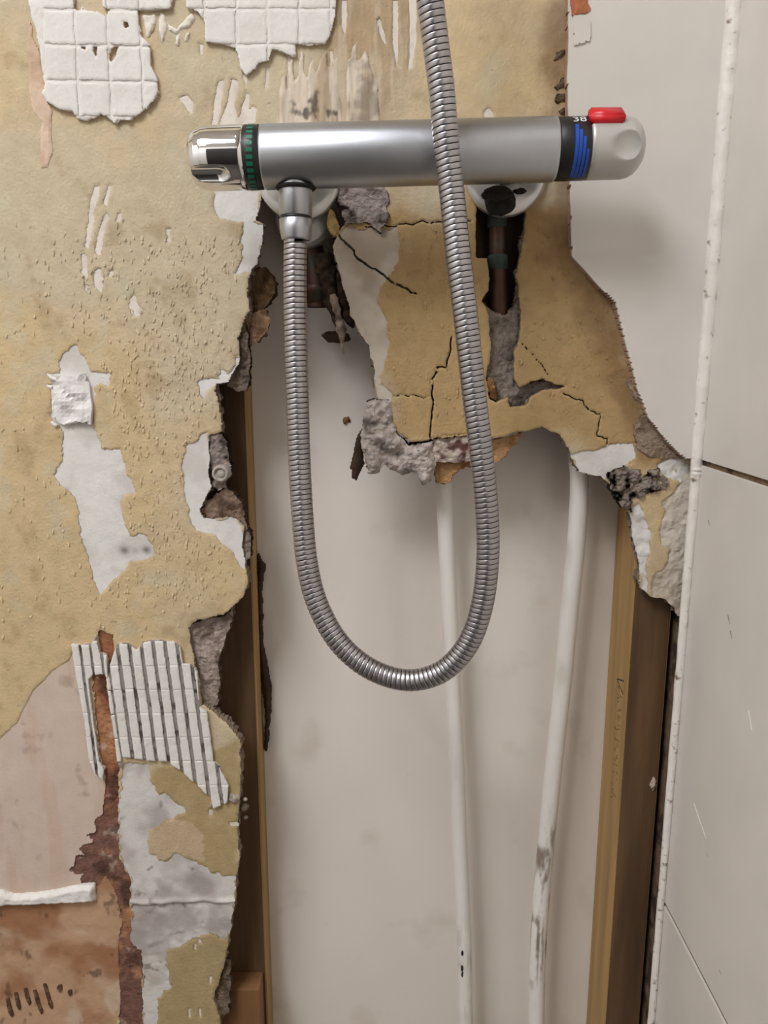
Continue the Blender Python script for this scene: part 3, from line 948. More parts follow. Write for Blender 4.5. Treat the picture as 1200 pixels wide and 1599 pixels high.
# crumpled paper on the big bare patch
cp = [(82, 606), (92, 585), (112, 592), (134, 583), (141, 600), (146, 640), (143, 662), (120, 657), (100, 664), (83, 650)]
pp = jag(W(cp), 0.0004, 0.001, 660)
o = relief('torn_paper', pp, M['adh'], wall_back, res=0.0030, flat=True,
           depth=lambda X, Z, S: low(X, Z) - 0.0012 - 0.0085 * np.abs(vnoise(X + 0.5 * Z, Z - 0.3 * X, 0.012, 5)) - 0.0045 * np.abs(vnoise(X, Z, 0.007, 9)), col=flat_col(lin(226, 222, 220)), thick=0.0035)
tag(o, 'crumpled white paper on the big bare patch')
for i, p in enumerate([[(74, 582), (86, 588), (106, 598), (113, 604), (96, 598), (80, 592)], [(72, 600), (84, 602), (82, 610)], [(84, 656), (92, 664), (88, 668), (80, 660)],
                       [(100, 662), (112, 655), (126, 660), (110, 663)]]):
    relief('paper_scrap', jag(W(p), 0.0003, 0.0008, 670 + i), M['adh'], wall_back, res=0.0007, depth=layer(-0.0028, 0.001, 0.006, i, 0.001, 0.001), col=flat_col(lin(236, 231, 228)), thick=0.0012)

# paint flakes: hundreds of tiny curled chips standing off the tan coat
FV, FF, FC = [], [], []
spots_px = []
while len(spots_px) < 1300:
    a, b = random.gauss(265, 75), random.uniform(370, 950)
    if random.random() < 0.25:
        a, b = random.uniform(0, 380), random.uniform(340, 1000)
    if random.random() < 0.22:
        a, b = random.uniform(580, 960), random.uniform(350, 660)
    spots_px.append((a, b))
sp = W(spots_px)
fx, fz = sp[:, 0], sp[:, 1]
ok = pdist(fx, fz, OUT[::4]) < -0.003
for h in PEEL + [SLOT, PINK, JOINT, BROWN]:
    ok &= pdist(fx, fz, h[::3]) > 0.001
fx, fz = fx[ok], fz[ok]
fy = tan_depth(fx, fz, -np.ones(len(fx)))
fc = tan_col(fx, fz, fx)
for x, y, z, c in zip(fx, fy, fz, fc):
    w, h, l = random.uniform(0.0003, 0.0009), random.uniform(0.0006, 0.0022), random.uniform(0.0004, 0.0011)
    a = random.gauss(0, 0.3)
    ca, sa = math.cos(a), math.sin(a)
    n = len(FV)
    for (p, q, d) in ((-w, h, 0.0), (w, h, 0.0), (w * 1.1, 0, -l * 0.6), (-w * 1.1, 0, -l * 0.6), (-w * .7, -h, -l), (w * .7, -h, -l)):
        FV.append((x + p * ca - q * sa, y + d - 0.00005, z + p * sa + q * ca))
        FC.append(c * random.uniform(0.85, 1.1))
    FF += [(n, n + 3, n + 2, n + 1), (n + 3, n + 4, n + 5, n + 2)]
o = np_mesh('paint_flakes', FV, FF, M['tan'], wall_back, np.array(FC), False)
tag(o, 'tiny lifted flakes of tan paint', kind='stuff')

# ---- lumps and torn plaster around the hole (fixed remains of the wall)
def lump(name, lab, px, y, dome, amp, sc, c1, c2, seed, thick=0.012, res=0.0009, amt=0.8, er=0.008):
    q = jag(W(px, y), 0.0012, 0.0009, seed)

    def dep(X, Z, S):
        return y + low(X, Z) - dome * (1 - (1 - np.clip(-S / er, 0, 1)) ** 2) - amp * fbm(X, Z, sc, seed, 4) - amp * 0.5 * np.abs(fbm(X, Z, sc * 0.4, seed + 3, 2))
    o = relief(name, q, M['crumb'], wall_back, res=res, depth=dep, col=flat_col(c1, c2, amt, sc, seed + 1), thick=thick, edge_rough=0.0015, edge_col=c2)
    return tag(o, lab)


GW, GD = lin(186, 174, 166), lin(92, 82, 78)
lump('plaster_lump', 'rough grey plaster lump hanging at the hole edge',
     [(588, 622), (572, 630), (566, 650), (563, 690), (568, 712), (575, 738), (592, 737), (602, 726), (618, 735), (632, 742), (650, 738), (662, 756), (676, 750), (680, 720), (676, 690), (655, 692),
      (640, 694), (622, 680), (614, 655), (612, 628)], 0.001, 0.0055, 0.0062, 0.010, GW, GD, 700, 0.016)
lump('plaster_lump', 'reddish stained piece of plaster under the cracked board',
     [(676, 688), (690, 684), (710, 682), (728, 680), (745, 684), (748, 718), (735, 720), (715, 722), (695, 721), (678, 722), (674, 700)], 0.004, 0.002, 0.003, 0.008, lin(196, 180, 168), lin(92, 62, 58), 710, 0.008, amt=1.0)
lump('paper_remnant', 'brown torn paper hanging below the reddish plaster',
     [(678, 722), (712, 722), (745, 718), (740, 726), (722, 730), (708, 740), (702, 755), (684, 757), (680, 740)], 0.010, 0.0, 0.0012, 0.01, lin(186, 146, 104), lin(140, 96, 62), 720, 0.002)
lump('paper_remnant', 'tan paper flap under the board right of the hose',
     [(744, 690), (780, 686), (820, 674), (806, 692), (795, 706), (775, 724), (746, 728)], 0.010, 0.0, 0.0008, 0.01, lin(190, 152, 112), lin(164, 120, 80), 725, 0.002)
lump('slot_filling', 'grey rough filling at the bottom of the pipe slot',
     [(750, 468), (766, 484), (785, 492), (800, 478), (808, 440), (818, 470), (818, 530), (808, 552), (812, 600), (835, 596), (860, 596), (885, 604), (850, 612), (832, 630), (815, 638), (795, 638), (770, 630), (758, 620), (756, 585), (762, 550), (758, 500)],
     0.0075, 0.0, 0.0040, 0.009, lin(136, 126, 116), lin(84, 74, 66), 730, 0.006, er=0.003)
lump('slot_filling', 'brown splinter of board beside the slot filling',
     [(762, 585), (770, 592), (776, 612), (778, 626), (766, 624), (760, 606)], 0.003, 0.001, 0.001, 0.006, lin(150, 112, 78), lin(90, 60, 40), 735, 0.004)
lump('plaster_lump', 'dark mouldy crumbs below the white lip at right',
     [(948, 740), (975, 728), (1000, 735), (1030, 730), (1042, 745), (1040, 762), (1010, 772), (990, 778), (985, 800), (968, 784), (955, 765)], -0.0005, 0.002, 0.0055, 0.005, lin(140, 128, 118), lin(46, 40, 36), 740, 0.010, res=0.0007, amt=1.2)
lump('plaster_lump', 'dark crumbled core above the wall plug',
     [(326, 678), (348, 676), (354, 690), (358, 715), (361, 735), (356, 760), (340, 766), (328, 758), (324, 735), (326, 710)], 0.005, 0.002, 0.0045, 0.008, lin(150, 138, 130), lin(48, 40, 38), 750, 0.010, amt=1.1)
lump('plaster_lump', 'brown broken core piece below the wall plug',
     [(312, 796), (326, 782), (340, 770), (352, 762), (366, 766), (376, 784), (384, 812), (392, 838), (383, 830), (372, 814), (352, 812), (328, 814)], 0.006, 0.001, 0.0025, 0.009, lin(140, 118, 102), lin(80, 60, 50), 760, 0.010)
lump('plaster_lump', 'dark torn core along the upper hole edge',
     [(372, 520), (384, 500), (390, 540), (392, 580), (386, 610), (372, 612), (356, 600), (366, 580), (376, 560)], 0.006, 0.001, 0.004, 0.008, lin(112, 98, 88), lin(50, 40, 34), 770, 0.008)
lump('plaster_lump', 'brown rubble inside the hole top at left',
     [(388, 428), (400, 414), (420, 420), (432, 440), (430, 462), (418, 480), (406, 492), (390, 486), (386, 455)], 0.016, 0.002, 0.004, 0.01, lin(116, 92, 68), lin(70, 54, 40), 775, 0.010)
lump('plaster_lump', 'pale brown plaster chip below the rubble',
     [(392, 492), (404, 486), (418, 484), (422, 500), (418, 520), (405, 534), (388, 540), (380, 525)], 0.012, 0.001, 0.002, 0.008, lin(162, 132, 106), lin(110, 82, 60), 778, 0.006)
lump('plaster_lump', 'torn grey core below the hanging tan edge',
     [(306, 972), (330, 966), (352, 960), (366, 946), (362, 970), (350, 1000), (342, 1030), (344, 1070), (340, 1100), (330, 1110), (316, 1100), (310, 1068), (300, 1014), (296, 985)], 0.0065, 0.001, 0.004, 0.012, lin(164, 148, 138), lin(98, 82, 74), 780, 0.006)
lump('plaster_lump', 'dark torn core rim beside the stud',
     [(376, 826), (384, 824), (392, 836), (392, 862), (386, 884), (380, 880), (378, 850)], 0.004, 0.001, 0.003, 0.006, lin(140, 126, 116), lin(52, 42, 38), 790, 0.008)
lump('plaster_lump', 'grey brown core piece at the bottom edge of the wall',
     [(352, 1496), (362, 1500), (360, 1540), (358, 1580), (346, 1592), (334, 1565), (344, 1528)], 0.006, 0.001, 0.002, 0.008, lin(128, 110, 94), lin(80, 66, 54), 795, 0.006)
lump('plaster_lump', 'grey mould blackened plaster right of the left wall plate',
     [(524, 292), (560, 288), (600, 290), (606, 308), (602, 322), (608, 338), (600, 352), (594, 364), (584, 356), (572, 346), (562, 352), (548, 344), (540, 352), (534, 334), (528, 318)], -0.0016, 0.0006, 0.0026, 0.007, lin(156, 144, 138), lin(58, 48, 46), 800, 0.006, amt=1.1, er=0.004)
lump('plaster_lump', 'small tan chip beside the left wall plate',
     [(512, 338), (518, 328), (526, 334), (532, 352), (530, 368), (520, 366), (513, 352)], 0.002, 0.001, 0.001, 0.006, lin(210, 182, 128), lin(190, 158, 104), 805, 0.004)
lump('adhesive_remnant', 'grey brown adhesive remnant at the lower tile edge',
     [(992, 668), (1002, 650), (1012, 646), (1022, 660), (1040, 680), (1060, 702), (1070, 716), (1040, 716), (1012, 712), (994, 700)], -0.0010, 0.0015, 0.002, 0.010, lin(150, 132, 116), lin(104, 86, 74), 810, 0.004)
lump('adhesive_remnant', 'small grey adhesive scrap halfway along the tile edge',
     [(978, 592), (992, 590), (1000, 610), (1010, 636), (998, 628), (988, 616)], -0.0008, 0.001, 0.001, 0.006, lin(168, 150, 132), lin(120, 100, 84), 815, 0.003)
for i, p in enumerate([[(868, 82), (884, 74), (890, 80), (880, 88), (866, 92)], [(868, 140), (880, 124), (888, 124), (886, 132), (874, 142)], [(866, 156), (878, 148), (888, 146), (886, 156), (870, 164)],
                       [(872, 176), (884, 168), (884, 178), (874, 180)]]):
    lump('mould_spot', 'black mould blot beside the upper tile edge', p, -0.0006, 0.0008, 0.001, 0.004, lin(104, 88, 72), lin(58, 48, 40), 820 + i, 0.002, res=0.0007, er=0.002)

# ---- broken wall tile on the old wall, right
tile_px = [(886, -150), (888, 0), (889, 60), (887, 120), (889, 200), (891, 300), (894, 400), (926, 436), (962, 474), (976, 530), (996, 606), (1012, 650), (1042, 690), (1070, 716), (1150, 716), (1150, -150)]
TY = -0.0100
tq = W(tile_px, TY)
tq[:, 0] = np.clip(tq[:, 0], -1, XC - 0.0005)
tq = jag(tq, 0.0002, 0.0030, 830)
tile_b = relief('tile', tq, M['tile'], wall_back, res=0.0016, depth=lambda X, Z, S: TY + 0 * X, thick=0.0024)
tag(tile_b, 'broken beige wall tile left of the white corner joint')
ed = relief('tile_biscuit', jag(tq, 0.0003, 0.0012, 833), M['tile_edge'], tile_b, res=0.0016, depth=lambda X, Z, S: TY + 0.0022 + 0 * X, thick=0.0072)
tag(ed, 'rough pinkish body of the broken tile edge')
# tile chips near the top
o = relief('tile_chip', jag(W([(895, 26), (902, 24), (918, 25), (922, 32), (923, 64), (910, 68), (896, 71)], TY), 0.0002, 0.001, 840), M['tile'], tile_b, res=0.0015, depth=lambda X, Z, S: TY - 0.0012 + 0 * X, thick=0.0013)
tag(o, 'small loose square chip on the tile')
o = relief('brick_patch', jag(W([(892, -20), (925, -30), (918, 2), (924, 14), (914, 22), (902, 22), (894, 28), (891, 10)], TY), 0.0006, 0.0008, 841), M['brick'], tile_b, res=0.001, depth=layer(TY - 0.0008, 0.0006, 0.005, 3), col=None, thick=0.001)
tag(o, 'orange brick coloured scar at the top tile edge')

# ---- cream panel behind the cavity and the rest of the old wall
wall_cav = box('wall_cavity', (-0.50, YP, 0.02), (XC + 0.03, YP + 0.012, CEIL), M['cream'])
tag(wall_cav, 'smooth cream panel at the back of the opened wall cavity', kind='structure')
for nm, lo, hi in (('wall_board', (-1.30, 0.0004, 0.0), (-0.496, 0.012, CEIL)), ('wall_board', (-0.496, 0.0004, ZT - 0.002), (XC + 0.02, 0.012, CEIL)), ('wall_board', (-0.496, 0.0004, 0.0), (XC + 0.02, 0.012, ZB + 0.002))):
    box(nm, lo, hi, M['board'], wall_back)

# ---- right wall: grout bed and single tiles
zj1, zj2 = P(1095, 722, -0.010).z, P(1036, 1411, -0.010).z
hh = zj1 - zj2
wall_right = tag(box('wall_right', (XC + 0.0015, -1.90, 0.0), (XC + 0.10, YP + 0.02, CEIL), M['grout']), 'tiled side wall with brownish grout joints at right', kind='structure')
g = 0.0020
yt = -0.0085
for j in range(-2, 4):
    for k in range(0, 6):
        z1 = zj1 - j * hh - g
        z0 = zj1 - (j + 1) * hh + g
        z0, z1 = max(z0, 0.004), min(z1, CEIL - 0.004)
        if z1 - z0 < 0.02:
            continue
        y1 = yt - k * 0.302
        t = box('tile', (XC - 0.0002, y1 - 0.30, z0), (XC + 0.006, y1, z1), M['tile'], wall_right, bevel=0.0006)

# scuffs on the side tiles
def on_side(px, py):
    t = XC * FPX / (px - CX)
    b_ = (CY - py) / FPX
    return Vector((XC, -CD + t * (math.cos(TH) + b_ * math.sin(TH)), CZ + t * (-math.sin(TH) + b_ * math.cos(TH))))


M['scuff_d'] = mat('dark_scuff', tuple(lin(150, 142, 134)), rough=0.5, var=0.2, vscale=200)
M['scuff_l'] = mat('pale_scuff', tuple(lin(238, 234, 228)), rough=0.5, var=0.05, vscale=200)
for (a, b, c_, d, m_) in ((1138, 960, 1141, 975, 'scuff_d'), (1142, 985, 1144, 998, 'scuff_d'), (1107, 812, 1109, 820, 'scuff_d'), (1170, 1110, 1175, 1140, 'scuff_l'), (1085, 1255, 1103, 1308, 'scuff_l'), (1125, 1515, 1127, 1522, 'scuff_d'), (1104, 1332, 1107, 1338, 'scuff_d')):
    p, q = on_side(a, b), on_side(c_, d)
    w_ = 0.0007
    V = [(XC - 0.0004, p.y - w_, p.z), (XC - 0.0004, p.y + w_, p.z), (XC - 0.0004, q.y + w_ * 0.6, q.z), (XC - 0.0004, q.y - w_ * 0.6, q.z)]
    V += [(XC - 0.0001, *v[1:]) for v in V]
    np_mesh('scuff_mark', V, [(0, 1, 2, 3), (0, 4, 5, 1), (1, 5, 6, 2), (2, 6, 7, 3), (3, 7, 4, 0)], M[m_], wall_right, smooth=False)

# ---- white sealant bead in the corner
bead = [(1144, -90), (1142, 0), (1129, 200), (1114, 400), (1099, 560), (1086, 712), (1080, 760), (1070, 900), (1062, 1000), (1045, 1200), (1029, 1410), (1012, 1599), (1002, 1720)]
pts = []
for a, b in bead:
    q = P(a, b, TY - 0.001)
    pts.append((XC - 0.0028, TY + 0.0005, q.z))
zz = [p[2] for p in pts]
o = tube('trim_1', pts, [0.0062, 0.0062, 0.006, 0.0056, 0.0052, 0.0044, 0.0038, 0.0036, 0.0034, 0.0033, 0.0030, 0.0030, 0.0030], M['seal'], None, seg=20, per=24, lump=0.10)
tag(o, 'white sealant bead down the tiled corner', kind='structure')

# ---- rest of the room, outside the frame
tag(box('floor', (-1.40, -2.0, -0.05), (XC + 0.1, YP, 0.0), M['room_floor']), 'grey floor of the room', kind='structure')
tag(box('ceiling', (-1.40, -2.0, CEIL), (XC + 0.1, YP + 0.02, CEIL + 0.05), M['room']), 'white ceiling of the room', kind='structure')
tag(box('wall_left', (-1.40, -2.0, 0.0), (-1.30, YP, CEIL), M['room']), 'plain white wall at the far left', kind='structure')
wo = tag(box('wall_opposite', (-1.40, -2.0, 0.0), (-0.75, -1.90, CEIL), M['room']), 'plain wall opposite the shower', kind='structure')
box('wall_section', (0.10, -2.0, 0.0), (XC + 0.1, -1.90, CEIL), M['room'], wo)
box('wall_section', (-0.75, -2.0, 2.0), (0.10, -1.90, CEIL), M['room'], wo)
tag(box('reflection_door', (-0.75, -1.98, 0.0), (0.10, -1.94, 2.0), M['reflection_dark']), 'unseen dark door added opposite the shower for the chrome reflection', kind='structure')  # added out of view so the chrome mirrors a dark band

# ================================================================== LAMPS
for i, (lx, ly, lr, lw) in enumerate(LAMPS):
    t = empty('ceiling_lamp', (lx, ly, CEIL))
    tag(t, ['large round white ceiling lamp', 'small ceiling spotlight near the old wall', 'small ceiling spotlight over the middle of the room'][i], 'lamp')
    lathe('lamp_rim', (lx, ly, CEIL), (lx, ly, CEIL - 0.03), [(0.0, lr + 0.02), (0.02, lr + 0.02), (0.026, lr + 0.012), (0.026, lr + 0.002), (0.004, lr + 0.002)], M['lamp_metal'], t, 48)
    ld = bpy.data.lights.new('lamp_light', 'AREA')
    ld.shape = 'DISK'
    ld.size = lr * 2
    ld.energy = lw
    ld.color = (0.96, 0.975, 1.0)
    lo = bpy.data.objects.new('lamp_light', ld)
    COL.objects.link(lo)
    lo.parent = t
    lo.location = (0, 0, -0.02)

# ================================================================== SHOWER MIXER
YB = -0.060
RB = 0.0194
A0, A1 = P(295, 249, YB), P(1005, 230, YB)
AX = (A1 - A0).normalized()
mixer = empty('shower_mixer', tuple((A0 + A1) / 2))
tag(mixer, 'satin metal thermostatic bar shower mixer with chrome left knob and red button', 'mixer')


def axx(px):
    """distance along the bar axis of picture column px"""
    t = (px - 295) / 710.0
    return (P(px, 249 - 19 * t, YB) - A0).dot(AX)


def on_bar(px, phi, r):
    """point on the bar: phi from the front, positive upward"""
    c = A0 + AX * axx(px)
    return c + Vector((0, -math.cos(phi), math.sin(phi))) * r


b0, b1 = axx(409), axx(868)
lathe('mixer_body', A0, A1, [(b0, 0.004), (b0, RB - 0.0015), (b0 + 0.0008, RB - 0.0004), (b0 + 0.002, RB), ((b0 + b1) / 2, RB), (b1 - 0.002, RB), (b1 - 0.0008, RB - 0.0004), (b1, RB - 0.0015), (b1, 0.004)], M['satin'], mixer, 128)
# left: chrome flow knob with a finger recess, then the green dotted ring
k1 = axx(386)
kp = [(0.0, 0.0005), (0.0002, 0.005), (0.0007, 0.0092), (0.0018, 0.0126), (0.0038, 0.0157), (0.0068, 0.0179), (0.0105, 0.0190), (0.016, RB), (k1 - 0.001, RB), (k1, RB - 0.0008), (k1, 0.005)]


def finger(V):
    """capsule shaped recess low on the knob front"""
    c0, c1 = np.array(on_bar(296, -0.72, RB + 0.0026)), np.array(on_bar(350, -0.72, RB + 0.0026))
    d = c1 - c0
    t = np.clip(((V - c0) @ d) / (d @ d), -1.5, 1)
    q = c0 + t[:, None] * d
    w = V - q
    L = np.linalg.norm(w, axis=1, keepdims=True) + 1e-9
    R = 0.0064
    return np.where(L < R, q + w / L * R, V)


knob = lathe('flow_knob', A0, A1, smooth_prof(kp, 7), M['chrome'], mixer, 160, push=finger)
tag(knob, 'shiny chrome flow knob')
ring = lathe('green_ring', A0, A1, [(k1 - 0.0005, 0.01), (k1 - 0.0005, RB - 0.0008), (k1 + 0.0003, RB - 0.0002), (b0 - 0.0003, RB - 0.0002), (b0 + 0.0005, RB - 0.0008), (b0 + 0.0005, 0.01)], M['black'], mixer, 96)
tag(ring, 'black ring with green squares')


def on_ring(name, x0, x1, p0, p1, r, m, parent, h=0.0004, n=6):
    """a small curved plate lying on the bar between two axis distances and two angles"""
    V, F = [], []
    for k in range(n + 1):
        p = p0 + (p1 - p0) * k / n
        dv = Vector((0, -math.cos(p), math.sin(p)))
        for x, rr in ((x0, r - 0.0004), (x0, r + h), (x1, r + h), (x1, r - 0.0004)):
            V.append(tuple(A0 + AX * x + dv * rr))
    for k in range(n):
        for e in range(3):
            F.append((4 * k + e, 4 * k + e + 1, 4 * k + 5 + e, 4 * k + 4 + e))
    F.append((0, 1, 2, 3))
    F.append((4 * n + 3, 4 * n + 2, 4 * n + 1, 4 * n))
    return np_mesh(name, V, F, m, parent, smooth=False)


for k in range(30):
    p = 2 * math.pi * k / 30
    on_ring('green_square', k1 + 0.0024, k1 + 0.0064, p - 0.062, p + 0.062, RB - 0.0002, M['green'], ring, 0.0002, 3)

# right: black ring with blue bars, print and the temperature knob
b2 = axx(914)
bring = lathe('blue_ring', A0, A1, [(b1 - 0.0003, 0.01), (b1 - 0.0003, RB - 0.0012), (b1 + 0.0006, RB - 0.0006), (b2 - 0.0006, RB - 0.0006), (b2 + 0.0003, RB - 0.0014), (b2 + 0.0003, 0.01)], M['black'], mixer, 96)
tag(bring, 'black ring with blue bars and white number')
xa = axx(888)
for k, (top, wd) in enumerate([(33, 0.0021), (22, 0.0019), (8, 0.0018), (-14, 0.0016)]):
    on_ring('blue_bar', xa + k * 0.0025, xa + k * 0.0025 + wd, math.radians(-72), math.radians(top), RB - 0.0006, M['blue'], bring, 0.0003, 12)
# the number 38, bent around the ring
tcu = bpy.data.curves.new('number_print', 'FONT')
tcu.body = '38'
tcu.size = 0.0082
tcu.align_x = 'CENTER'
tcu.align_y = 'CENTER'
tob = bpy.data.objects.new('number_tmp', tcu)
COL.objects.link(tob)
bpy.context.view_layer.update()
tme = bpy.data.meshes.new_from_object(tob.evaluated_get(bpy.context.evaluated_depsgraph_get()))
bpy.data.objects.remove(tob, do_unlink=True)
xm = axx(896)
for v in tme.vertices:
    p = math.radians(47) + v.co.y / RB
    q = A0 + AX * (xm + v.co.x * 1.1) + Vector((0, -math.cos(p), math.sin(p))) * (RB - 0.0002)
    v.co = q
tme.materials.append(M['white'])
tme.name = 'number_print'
finish(tme, 'number_print', bring)

b3 = axx(1005)
RK = 0.0187
kp = [(b2, 0.005), (b2, RK - 0.001), (b2 + 0.001, RK), (b3 - 0.014, RK), (b3 - 0.0100, RK - 0.0007), (b3 - 0.0066, RK - 0.0024), (b3 - 0.0037, RK - 0.0052), (b3 - 0.0016, RK - 0.0086), (b3 - 0.0004, RK - 0.0132), (b3, 0.0005)]
dp = math.radians(-8)
dcen = on_bar(974, dp, RK + 0.0165)
dent2 = on_bar(974, dp + math.pi, RK + 0.0165)
tknob = lathe('temperature_knob', A0, A1, smooth_prof(kp, 9), M['satin_pale'], mixer, 200, dents=[(dcen, 0.0205), (dent2, 0.0205)])
tag(tknob, 'pale temperature knob with a round thumb dish')
# red stop button on top of the knob
bm = bmesh.new()
bmesh.ops.create_cube(bm, size=1)
for v in bm.verts:
    v.co = Vector((v.co.x * 0.0215, v.co.y * 0.0115, v.co.z * 0.0075))
bmesh.ops.bevel(bm, geom=bm.edges[:], offset=0.0013, segments=3, affect='EDGES')
ph = math.radians(52)
rot = Matrix.Rotation(-(math.pi / 2 - ph) * -1, 4, 'X')
rot = Matrix.Rotation(math.pi / 2 - ph, 4, 'X')
cpos = on_bar(937, ph, RK + 0.0008)
for v in bm.verts:
    v.co = rot @ v.co + cpos
for f_ in bm.faces:
    f_.smooth = True
me = bpy.data.meshes.new('stop_button')
bm.to_mesh(me)
bm.free()
me.materials.append(M['red'])
tag(finish(me, 'stop_button', mixer), 'red stop button')

# wall plates and unions
for i, (px, py) in enumerate([(467, 277), (790, 270)]):
    c = P(px, py, -0.002)
    R = 0.0298
    ro = lathe('wall_plate', (c.x, 0.002, c.z), (c.x, -0.02, c.z), [(0.0, R), (0.0045, R), (0.0062, R - 0.0006), (0.0078, R - 0.003), (0.0088, R - 0.007), (0.0090, 0.0)], M['ros'], mixer, 80)
    tag(ro, ['round wall plate of the left inlet', 'grimy round wall plate of the right inlet'][i])
    zc = (A0 + AX * axx(px)).z
    zc = c.z * 0.5 + zc * 0.5
    lathe('union_nut', (c.x, -0.004, c.z), (c.x, -0.04, zc), [(0.0, 0.013), (0.022, 0.013), (0.024, 0.0155), (0.040, 0.0155), (0.044, 0.012)], M['ros'], mixer, 6 if i else 32)
blob('grime', P(781, 316, -0.016), 0.0098, M['grime'], mixer, 4, 4, 0.16, (1.0, 0.75, 1.0))
blob('grime', P(775, 301, -0.026), 0.0050, M['grime'], mixer, 9, 3, 0.3, (1.9, 0.8, 0.8))
blob('grime', P(812, 298, -0.020), 0.0026, M['grime'], mixer, 19, 3, 0.4, (1.6, 0.8, 0.7))
# outlet stub under the bar with black seal rings
OX = 462
ot = P(OX, 294, YB)
on = P(OX, 338, YB)
st = lathe('outlet_stub', (ot.x, YB, ot.z + 0.006), (on.x, YB, on.z), [(0.0, 0.0108), (0.008, 0.0108), ((ot.z + 0.006 - on.z) - 0.0004, 0.0106), ((ot.z + 0.006 - on.z), 0.0102), ((ot.z + 0.006 - on.z), 0.004)], M['satin'], mixer, 64)
lathe('seal_ring', (ot.x, YB, ot.z + 0.0012), (ot.x, YB, ot.z - 0.0012), [(0.0, 0.006), (0.0, 0.0126), (0.0012, 0.0132), (0.0024, 0.0118), (0.0024, 0.006)], M['grime'], mixer, 48)

# ================================================================== SHOWER HOSE
hose = empty('shower_hose', (on.x, YB, on.z))
tag(hose, 'coiled metal shower hose hanging in a loop from the mixer', 'hose')
hz = P(OX, 375, YB).z
lathe('seal_ring', (on.x, YB, on.z), (on.x, YB, on.z - 0.002), [(0.0, 0.005), (0.0, 0.0102), (0.0016, 0.0102), (0.0016, 0.005)], M['black'], hose, 48)
L = on.z - 0.0016 - hz
lathe('hose_nut', (on.x, YB, on.z - 0.0016), (on.x, YB, hz), [(0.0, 0.005), (0.0, 0.0102), (0.0004, 0.0107), (L * 0.55, 0.0104), (L * 0.92, 0.0096), (L, 0.0092), (L, 0.004)], M['satin'], hose, 64)
hp = [(462, 372, -.060), (461, 430, -.060), (462, 520, -.061), (465, 620, -.063), (468, 720, -.065), (473, 810, -.068), (480, 880, -.070), (495, 940, -.073), (525, 997, -.077), (565, 1036, -.081),
      (612, 1058, -.085), (655, 1061, -.089), (697, 1044, -.092), (732, 1004, -.095), (753, 945, -.098), (762, 870, -.100), (760, 790, -.101), (751, 700, -.102), (740, 610, -.102), (727, 490, -.102), (715, 390, -.101), (706, 300, -.100),
      (697, 220, -.102), (690, 140, -.104), (680, 60, -.107), (671, -10, -.111), (664, -80, -.116), (657, -150, -.12), (644, -300, -.126), (634, -460, -.130), (630, -640, -.130)]
path = catmull([tuple(P(*h)) for h in hp], 60)
sl = np.concatenate([[0], np.cumsum(np.linalg.norm(np.diff(path, axis=0), axis=1))])
pitch, HR = 0.00345, 0.0076
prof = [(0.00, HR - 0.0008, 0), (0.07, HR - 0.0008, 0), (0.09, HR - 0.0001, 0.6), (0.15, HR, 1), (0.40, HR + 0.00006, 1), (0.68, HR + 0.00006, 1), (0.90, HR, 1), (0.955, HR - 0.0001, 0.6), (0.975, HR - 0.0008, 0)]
RP, SEG = len(prof), 26
nturn = int(sl[-1] / pitch) - 2
T, U, Vv = frames(path)
Vs = np.zeros(((nturn + 1) * RP, SEG, 3))
Cs = np.zeros(((nturn + 1) * RP, SEG, 3))
ang = np.arange(SEG) / SEG * 2 * math.pi
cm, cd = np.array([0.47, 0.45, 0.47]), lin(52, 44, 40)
for t in range(nturn + 1):
    for k, (o_, r, clean) in enumerate(prof):
        s = (t + o_ + np.arange(SEG) / SEG) * pitch
        c = np.stack([np.interp(s, sl, path[:, d]) for d in range(3)], 1)
        u = np.stack([np.interp(s, sl, U[:, d]) for d in range(3)], 1)
        v = np.stack([np.interp(s, sl, Vv[:, d]) for d in range(3)], 1)
        Vs[t * RP + k] = c + r * (np.cos(ang)[:, None] * u + np.sin(ang)[:, None] * v)
        Cs[t * RP + k] = cm * clean + cd * (1 - clean)  # grime in the grooves, clean metal on the ridges
nr = (nturn + 1) * RP
F = []
ii = np.arange(nr - 1 - RP)
for j in range(SEG - 1):
    F.append(np.stack([ii * SEG + j, ii * SEG + j + 1, (ii + 1) * SEG + j + 1, (ii + 1) * SEG + j], 1))
F.append(np.stack([ii * SEG + SEG - 1, (ii + RP) * SEG, (ii + RP + 1) * SEG, (ii + 1) * SEG + SEG - 1], 1))
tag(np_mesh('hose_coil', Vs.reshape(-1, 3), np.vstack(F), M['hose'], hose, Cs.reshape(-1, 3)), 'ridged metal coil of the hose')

# ================================================================== INSIDE THE CAVITY
def stud(name, lab, x0, x1, y0, y1, z0, z1):
    bm = bmesh.new()
    bmesh.ops.create_cube(bm, size=1)
    for v in bm.verts:
        v.co = Vector(((x0 + x1) / 2 + v.co.x * (x1 - x0), (y0 + y1) / 2 + v.co.y * (y1 - y0), (z0 + z1) / 2 + v.co.z * (z1 - z0)))
    bm.normal_update()
    for f_ in bm.faces:
        if f_.normal.y < -0.5:
            f_.material_index = 1
    bmesh.ops.bevel(bm, geom=[e for e in bm.edges if abs(e.verts[0].co.z - e.verts[1].co.z) > 0.1], offset=0.0012, segments=2, affect='EDGES')
    me = bpy.data.meshes.new(name)
    bm.to_mesh(me)
    bm.free()
    me.materials.append(M['wood'])
    me.materials.append(M['wood_dark'])
    return tag(finish(me, name, None), lab, 'stud', 'timber studs in the wall cavity')


